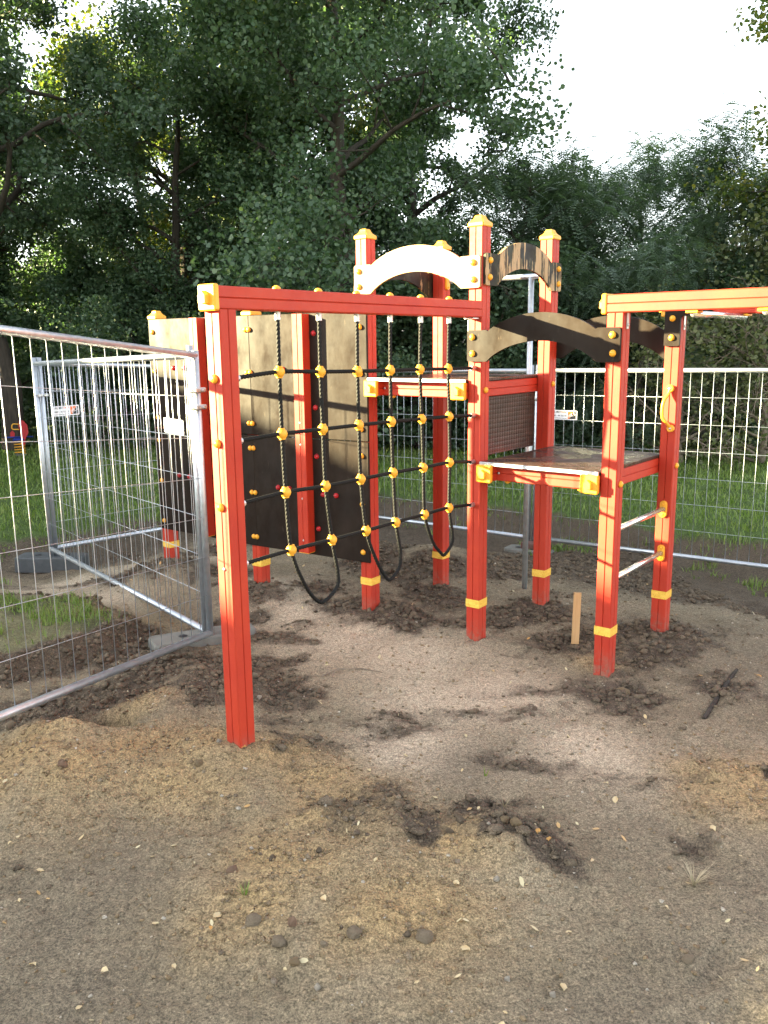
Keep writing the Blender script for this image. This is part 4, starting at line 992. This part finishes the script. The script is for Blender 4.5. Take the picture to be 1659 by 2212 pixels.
def frond_mesh(tips, r, per, cl, mat, L=.26, pairs=7):
    """pinnate locust leaves: a drooping stalk with paired leaflets"""
    n = len(tips)*per; C = np.repeat(tips, per, 0)+r.normal(size=(n, 3))*np.array([cl, cl, cl*.7])
    C = C[C[:, 2] > .2]; n = len(C)
    a = r.uniform(0, 6.283, n); el = r.normal(-.15, .4, n); D = np.stack([np.cos(a)*np.cos(el), np.sin(a)*np.cos(el), np.sin(el)], -1)
    S = np.cross(D, np.array([0, 0, 1.0])); S /= np.linalg.norm(S, axis=1)[:, None]; S = S+np.array([0, 0, 1.0])*r.normal(0, .3, (n, 1)); N = np.cross(S, D)
    l = L*r.uniform(.7, 1.25, n); out = []
    for j in range(pairs*2+1):
        i = j//2; side = (-1 if j % 2 else 1); t = .18+.82*i/pairs
        if j == pairs*2: side = 0; t = 1.0
        base = C+D*(l*t)[:, None]-np.array([0, 0, 1.0])*(l*.45*t*t)[:, None]
        ll = (l*.19*(1-.3*abs(t-.55)))[:, None]; w = ll*.30
        dirv = (S*side+D*.35) if side else D; dirv = dirv/np.linalg.norm(dirv, axis=1)[:, None]-np.array([0, 0, .18]); per_ = np.cross(dirv, N); per_ /= np.linalg.norm(per_, axis=1)[:, None]
        out.append(np.stack([base, base+dirv*ll*.5-per_*w, base+dirv*ll, base+dirv*ll*.5+per_*w], 1))
    V = np.concatenate(out, 1); F = np.arange(V.shape[0]*V.shape[1]).reshape(-1, 4)
    return np_mesh('crown', V.reshape(-1, 3), F, mat)
KIND = {}
def make_kind(name, seed, height_, spread, per, cl, size, mat, shape=ROUND, frond=False, bark='bark', **kw):
    sg, tips, r = skeleton(seed, height_, spread, **kw)
    w = wood_mesh(sg, bark)
    c = frond_mesh(tips, r, per, cl, mat, size) if frond else crown_mesh(tips, r, per, cl, size, mat, shape)
    KIND[name] = (w, c)
make_kind('linden', 1, 11.5, 3.2, 235, .34, .072, 'leaf', first=.06, limbs=26, subs=7, up=.35)
make_kind('linden2', 2, 11.0, 3.0, 215, .34, .072, 'leaf', first=.10, limbs=24, subs=7, up=.4)
make_kind('yellowing', 3, 11.5, 2.6, 130, .32, .08, 'leaf_yel', first=.25, limbs=20, subs=7, up=.5)
make_kind('oak', 4, 12.0, 3.0, 170, .22, .085, 'leaf_oak', OAK, first=.30, limbs=20, subs=7, up=.35)
make_kind('robinia', 5, 5.6, 2.0, 15, .24, .36, 'leaf_rob', frond=True, first=.16, limbs=20, subs=6, up=.5)
make_kind('robinia2', 6, 6.4, 1.8, 15, .24, .34, 'leaf_rob', frond=True, first=.2, limbs=20, subs=6, up=.6)
make_kind('shrub', 7, 3.0, 1.6, 90, .20, .062, 'leaf', first=.03, limbs=22, subs=6, up=.6)
make_kind('shrub2', 8, 2.6, 1.5, 30, .20, .065, 'leaf_olive', first=.05, limbs=24, subs=6, up=.6, bark='bark_pale')
make_kind('bramble', 9, 2.2, 1.5, 7, .20, .06, 'leaf_olive', first=.02, limbs=34, subs=8, up=.7, bark='bark_pale')
def tree(kind, name, cat, x, y, sc, rz, label, group):
    w, c = KIND[kind]; o = empty(name, (x, y, hz(x, y)-.05), rz); o.scale = (sc if hasattr(sc, '__len__') else (sc,)*3)
    put('trunk' if cat == 'tree' else 'stems', w, o); put('crown' if cat == 'tree' else 'foliage', c, o); tag(o, label, cat, group)
G1 = 'broadleaf trees behind the lawn'
tree('linden', 'broadleaf_tree', 'tree', -0.9, 15.2, 1.0, 0.3, 'large dark green broadleaf tree in the middle behind the tall tower', G1)
tree('linden2', 'broadleaf_tree', 'tree', -4.0, 16.4, .74, 1.9, 'dark broadleaf tree left of the largest one, above the climbing wall', G1)
tree('oak', 'broadleaf_tree', 'tree', -6.9, 15.6, 1.0, 2.4, 'dark broadleaf tree at the left edge with sky showing through', G1)
tree('yellowing', 'broadleaf_tree', 'tree', -3.9, 21.0, 1.15, 4.0, 'yellow green tree rising behind the dark ones at upper left', G1)
tree('yellowing', 'broadleaf_tree', 'tree', -2.0, 21.5, 1.05, 1.0, 'yellowing tree half hidden behind the large middle tree', G1)
tree('oak', 'broadleaf_tree', 'tree', 0.7, 20.0, 1.0, 5.1, 'dark clumped oak jutting into the white sky right of the middle tree', G1)
tree('linden', 'broadleaf_tree', 'tree', -8.6, 18.6, .95, 3.7, 'dense dark tree between the two at the left edge', G1)
tree('linden', 'broadleaf_tree', 'tree', -2.0, 18.6, .74, 5.2, 'dense dark tree filling the gap left of the largest tree', G1)
tree('oak', 'broadleaf_tree', 'tree', -5.6, 22.5, .8, 0.9, 'dark tree far back behind the yellow green one', G1)
tree('linden2', 'broadleaf_tree', 'tree', -9.8, 22.0, .7, 0.4, 'broadleaf tree far back at the left picture edge', G1)
G2 = 'feathery locust trees on the right'
tree('robinia', 'locust_tree', 'tree', 2.7, 16.4, .95, 0.4, 'feathery locust tree just right of the tall tower', G2)
tree('robinia2', 'locust_tree', 'tree', 4.6, 17.5, .84, 1.4, 'feathery locust tree left of the tallest one against the sky', G2)
tree('robinia2', 'locust_tree', 'tree', 6.8, 18.2, .92, 3.0, 'tallest feathery locust tree against the white sky', G2)
tree('robinia', 'locust_tree', 'tree', 8.6, 17.4, .95, 2.2, 'feathery locust tree at the right picture edge', G2)
tree('robinia', 'locust_tree', 'tree', 4.3, 14.0, .62, 5.0, 'low feathery locust sapling in front of the taller locusts', G2)
tree('robinia', 'locust_tree', 'tree', 2.3, 14.4, .60, 3.3, 'low feathery locust sapling behind the tall tower posts', G2)
tree('robinia2', 'locust_tree', 'tree', 6.0, 15.6, .70, 4.3, 'mid-sized locust sapling above the right-hand overhead beam', G2)
tree('robinia', 'locust_tree', 'tree', 3.8, 18.8, .95, 2.6, 'feathery locust tree behind the slide pole against the sky', G2)
tree('robinia2', 'locust_tree', 'tree', 5.6, 19.5, .95, 5.6, 'feathery locust tree in the far row between the two tall ones', G2)
G3 = 'shrubs along the back of the lawn'
SH = [('shrub', -7.9, 16.9, 1.0, 'dark shrub behind the spring rider'), ('shrub', -5.9, 17.6, 1.05, 'dark shrub seen through the near fence panel'), ('shrub', -4.4, 17.0, 1.0, 'dark shrub behind the far left fence upright'),
      ('shrub', -2.6, 17.2, 1.05, 'dark shrub behind the left edge of the climbing wall'), ('shrub', -0.9, 16.8, 1.0, 'dark shrub behind the climbing wall'), ('shrub', 0.6, 15.2, 1.0, 'dark shrub behind the rope net'),
      ('shrub', 1.7, 15.6, 1.05, 'dark shrub behind the tall tower'), ('shrub', 3.2, 15.4, .95, 'dark shrub behind the slide pole'), ('shrub', 4.9, 15.9, 1.0, 'dark shrub behind the back fence sign'),
      ('shrub2', 7.0, 14.6, 1.25, 'olive shrub at the right picture edge'), ('bramble', 4.6, 12.9, .95, 'half bare bramble behind the ladder side'), ('bramble', 5.8, 12.8, 1.0, 'pale twiggy bramble at the right behind the back fence'),
      ('shrub', 6.4, 15.2, .9, 'dark shrub above the bramble on the right'), ('shrub', 8.2, 15.8, 1.1, 'dark shrub at the far right edge')]
for i, (k, x, y, s, l) in enumerate(SH): tree(k, 'shrub', 'shrub', x, y, s, i*1.3, l, G3)
for i in range(7): 
    x = -11.5+i*3.3; tree('shrub', 'shrub', 'shrub', x, 22.5+(i % 2), (1.5, 1.5, 1.35), i*2.1, 'dark shrub far back behind the trunks, %s from the left' % ('first', 'second', 'third', 'fourth', 'fifth', 'sixth', 'seventh')[i], G3)
# off to the sides: the branch reaching in at upper right, and the wood whose shade lies over the back
tree('yellowing', 'broadleaf_tree', 'tree', 7.5, 13.4, .82, 2.0, 'sunlit branch of a tree outside the upper right corner', G1)
for i, (x, y, s) in enumerate(((-12.5, 15.0, 1.0), (-13.5, 18.0, .8), (-14.5, 12.5, .95), (-18.5, 15.0, 1.05))):
    tree('linden' if i % 2 else 'linden2', 'broadleaf_tree', 'tree', x, y, s, i*1.1, 'tree of the wood to the left outside the picture', G1)

# ------------------------------------------------------------------ buildings and boards behind
def house(name, cx, cy, rz, L, Wd, eave, ridge, label, roofm, wins=3):
    o = empty(name, (cx, cy, -.2), rz); tag(o, label, 'house')
    l, w = L/2, Wd/2
    wl = MB(); wl.add([(-l, -w, 0), (l, -w, 0), (l, w, 0), (-l, w, 0), (-l, -w, eave), (l, -w, eave), (l, w, eave), (-l, w, eave), (-l, 0, ridge-.12), (l, 0, ridge-.12)],
                      [(0, 1, 5, 4), (2, 3, 7, 6), (1, 2, 6, 9, 5), (3, 0, 4, 8, 7), (0, 3, 2, 1)]); wl.build('wall', 'plaster', o)
    sl = (ridge-eave)/w
    for s in (-1, 1):
        mb = MB(); e = .4; pts = [(0, ridge), (s*(w+e), eave-sl*e)]
        mb.loft([[(-l-.3, 0, ridge), (l+.3, 0, ridge), (l+.3, s*(w+e), eave-sl*e), (-l-.3, s*(w+e), eave-sl*e)], [(-l-.3, 0, ridge-.11), (l+.3, 0, ridge-.11), (l+.3, s*(w+e), eave-sl*e-.11), (-l-.3, s*(w+e), eave-sl*e-.11)]])
        mb.build('roof', roofm, o)
    for s in (-1, 1):
        for i in range(wins):
            x = -l+L*(i+.5)/wins; y0 = s*(w+.004)
            f = MB().box((x-.6, min(y0, y0+s*.05), .9), (x+.6, max(y0, y0+s*.05), 2.2), .01).build('window', 'white', o)
            y1 = s*(w+.056); MB().box((x-.5, min(y1, y1+s*.01), 1.0), (x+.5, max(y1, y1+s*.01), 2.1)).build('pane', 'glass', f)
ax = Vector((.66, .75)).normalized(); Am = Vector(PW['A'])
rp = Am+Vector((math.cos(SUN_AZ), math.sin(SUN_AZ)))*20.0
RIDGE = .73+20.0*math.tan(SUN_EL)+.2
house('long_house', rp.x+ax.x*1, rp.y+ax.y*1, math.atan2(ax.y, ax.x), 19, 8, 3.4, RIDGE, 'long low house to the left outside the picture', 'redroof', 6)
house('far_house', -9.0, 33.0, R(8), 12, 7, 2.6, 5.0, 'pale house glimpsed through the trees at left', 'rooftile', 4)
bf = empty('board_wall', (5.0, 15.0, hz(5.0, 15.0)), R(-14)); tag(bf, 'low grey board wall behind the shrubs at the back fence sign', 'board wall')
for k in range(3):
    MB().box((-1.1, -.02, .12+.30*k), (1.1, .02, .12+.30*k+.21), .004).build('plank', 'plank', bf)
for x in (-1.0, 1.0): MB().box((x-.05, .021, -.3), (x+.05, .10, 1.0), .004).build('stake_post', 'plank', bf)
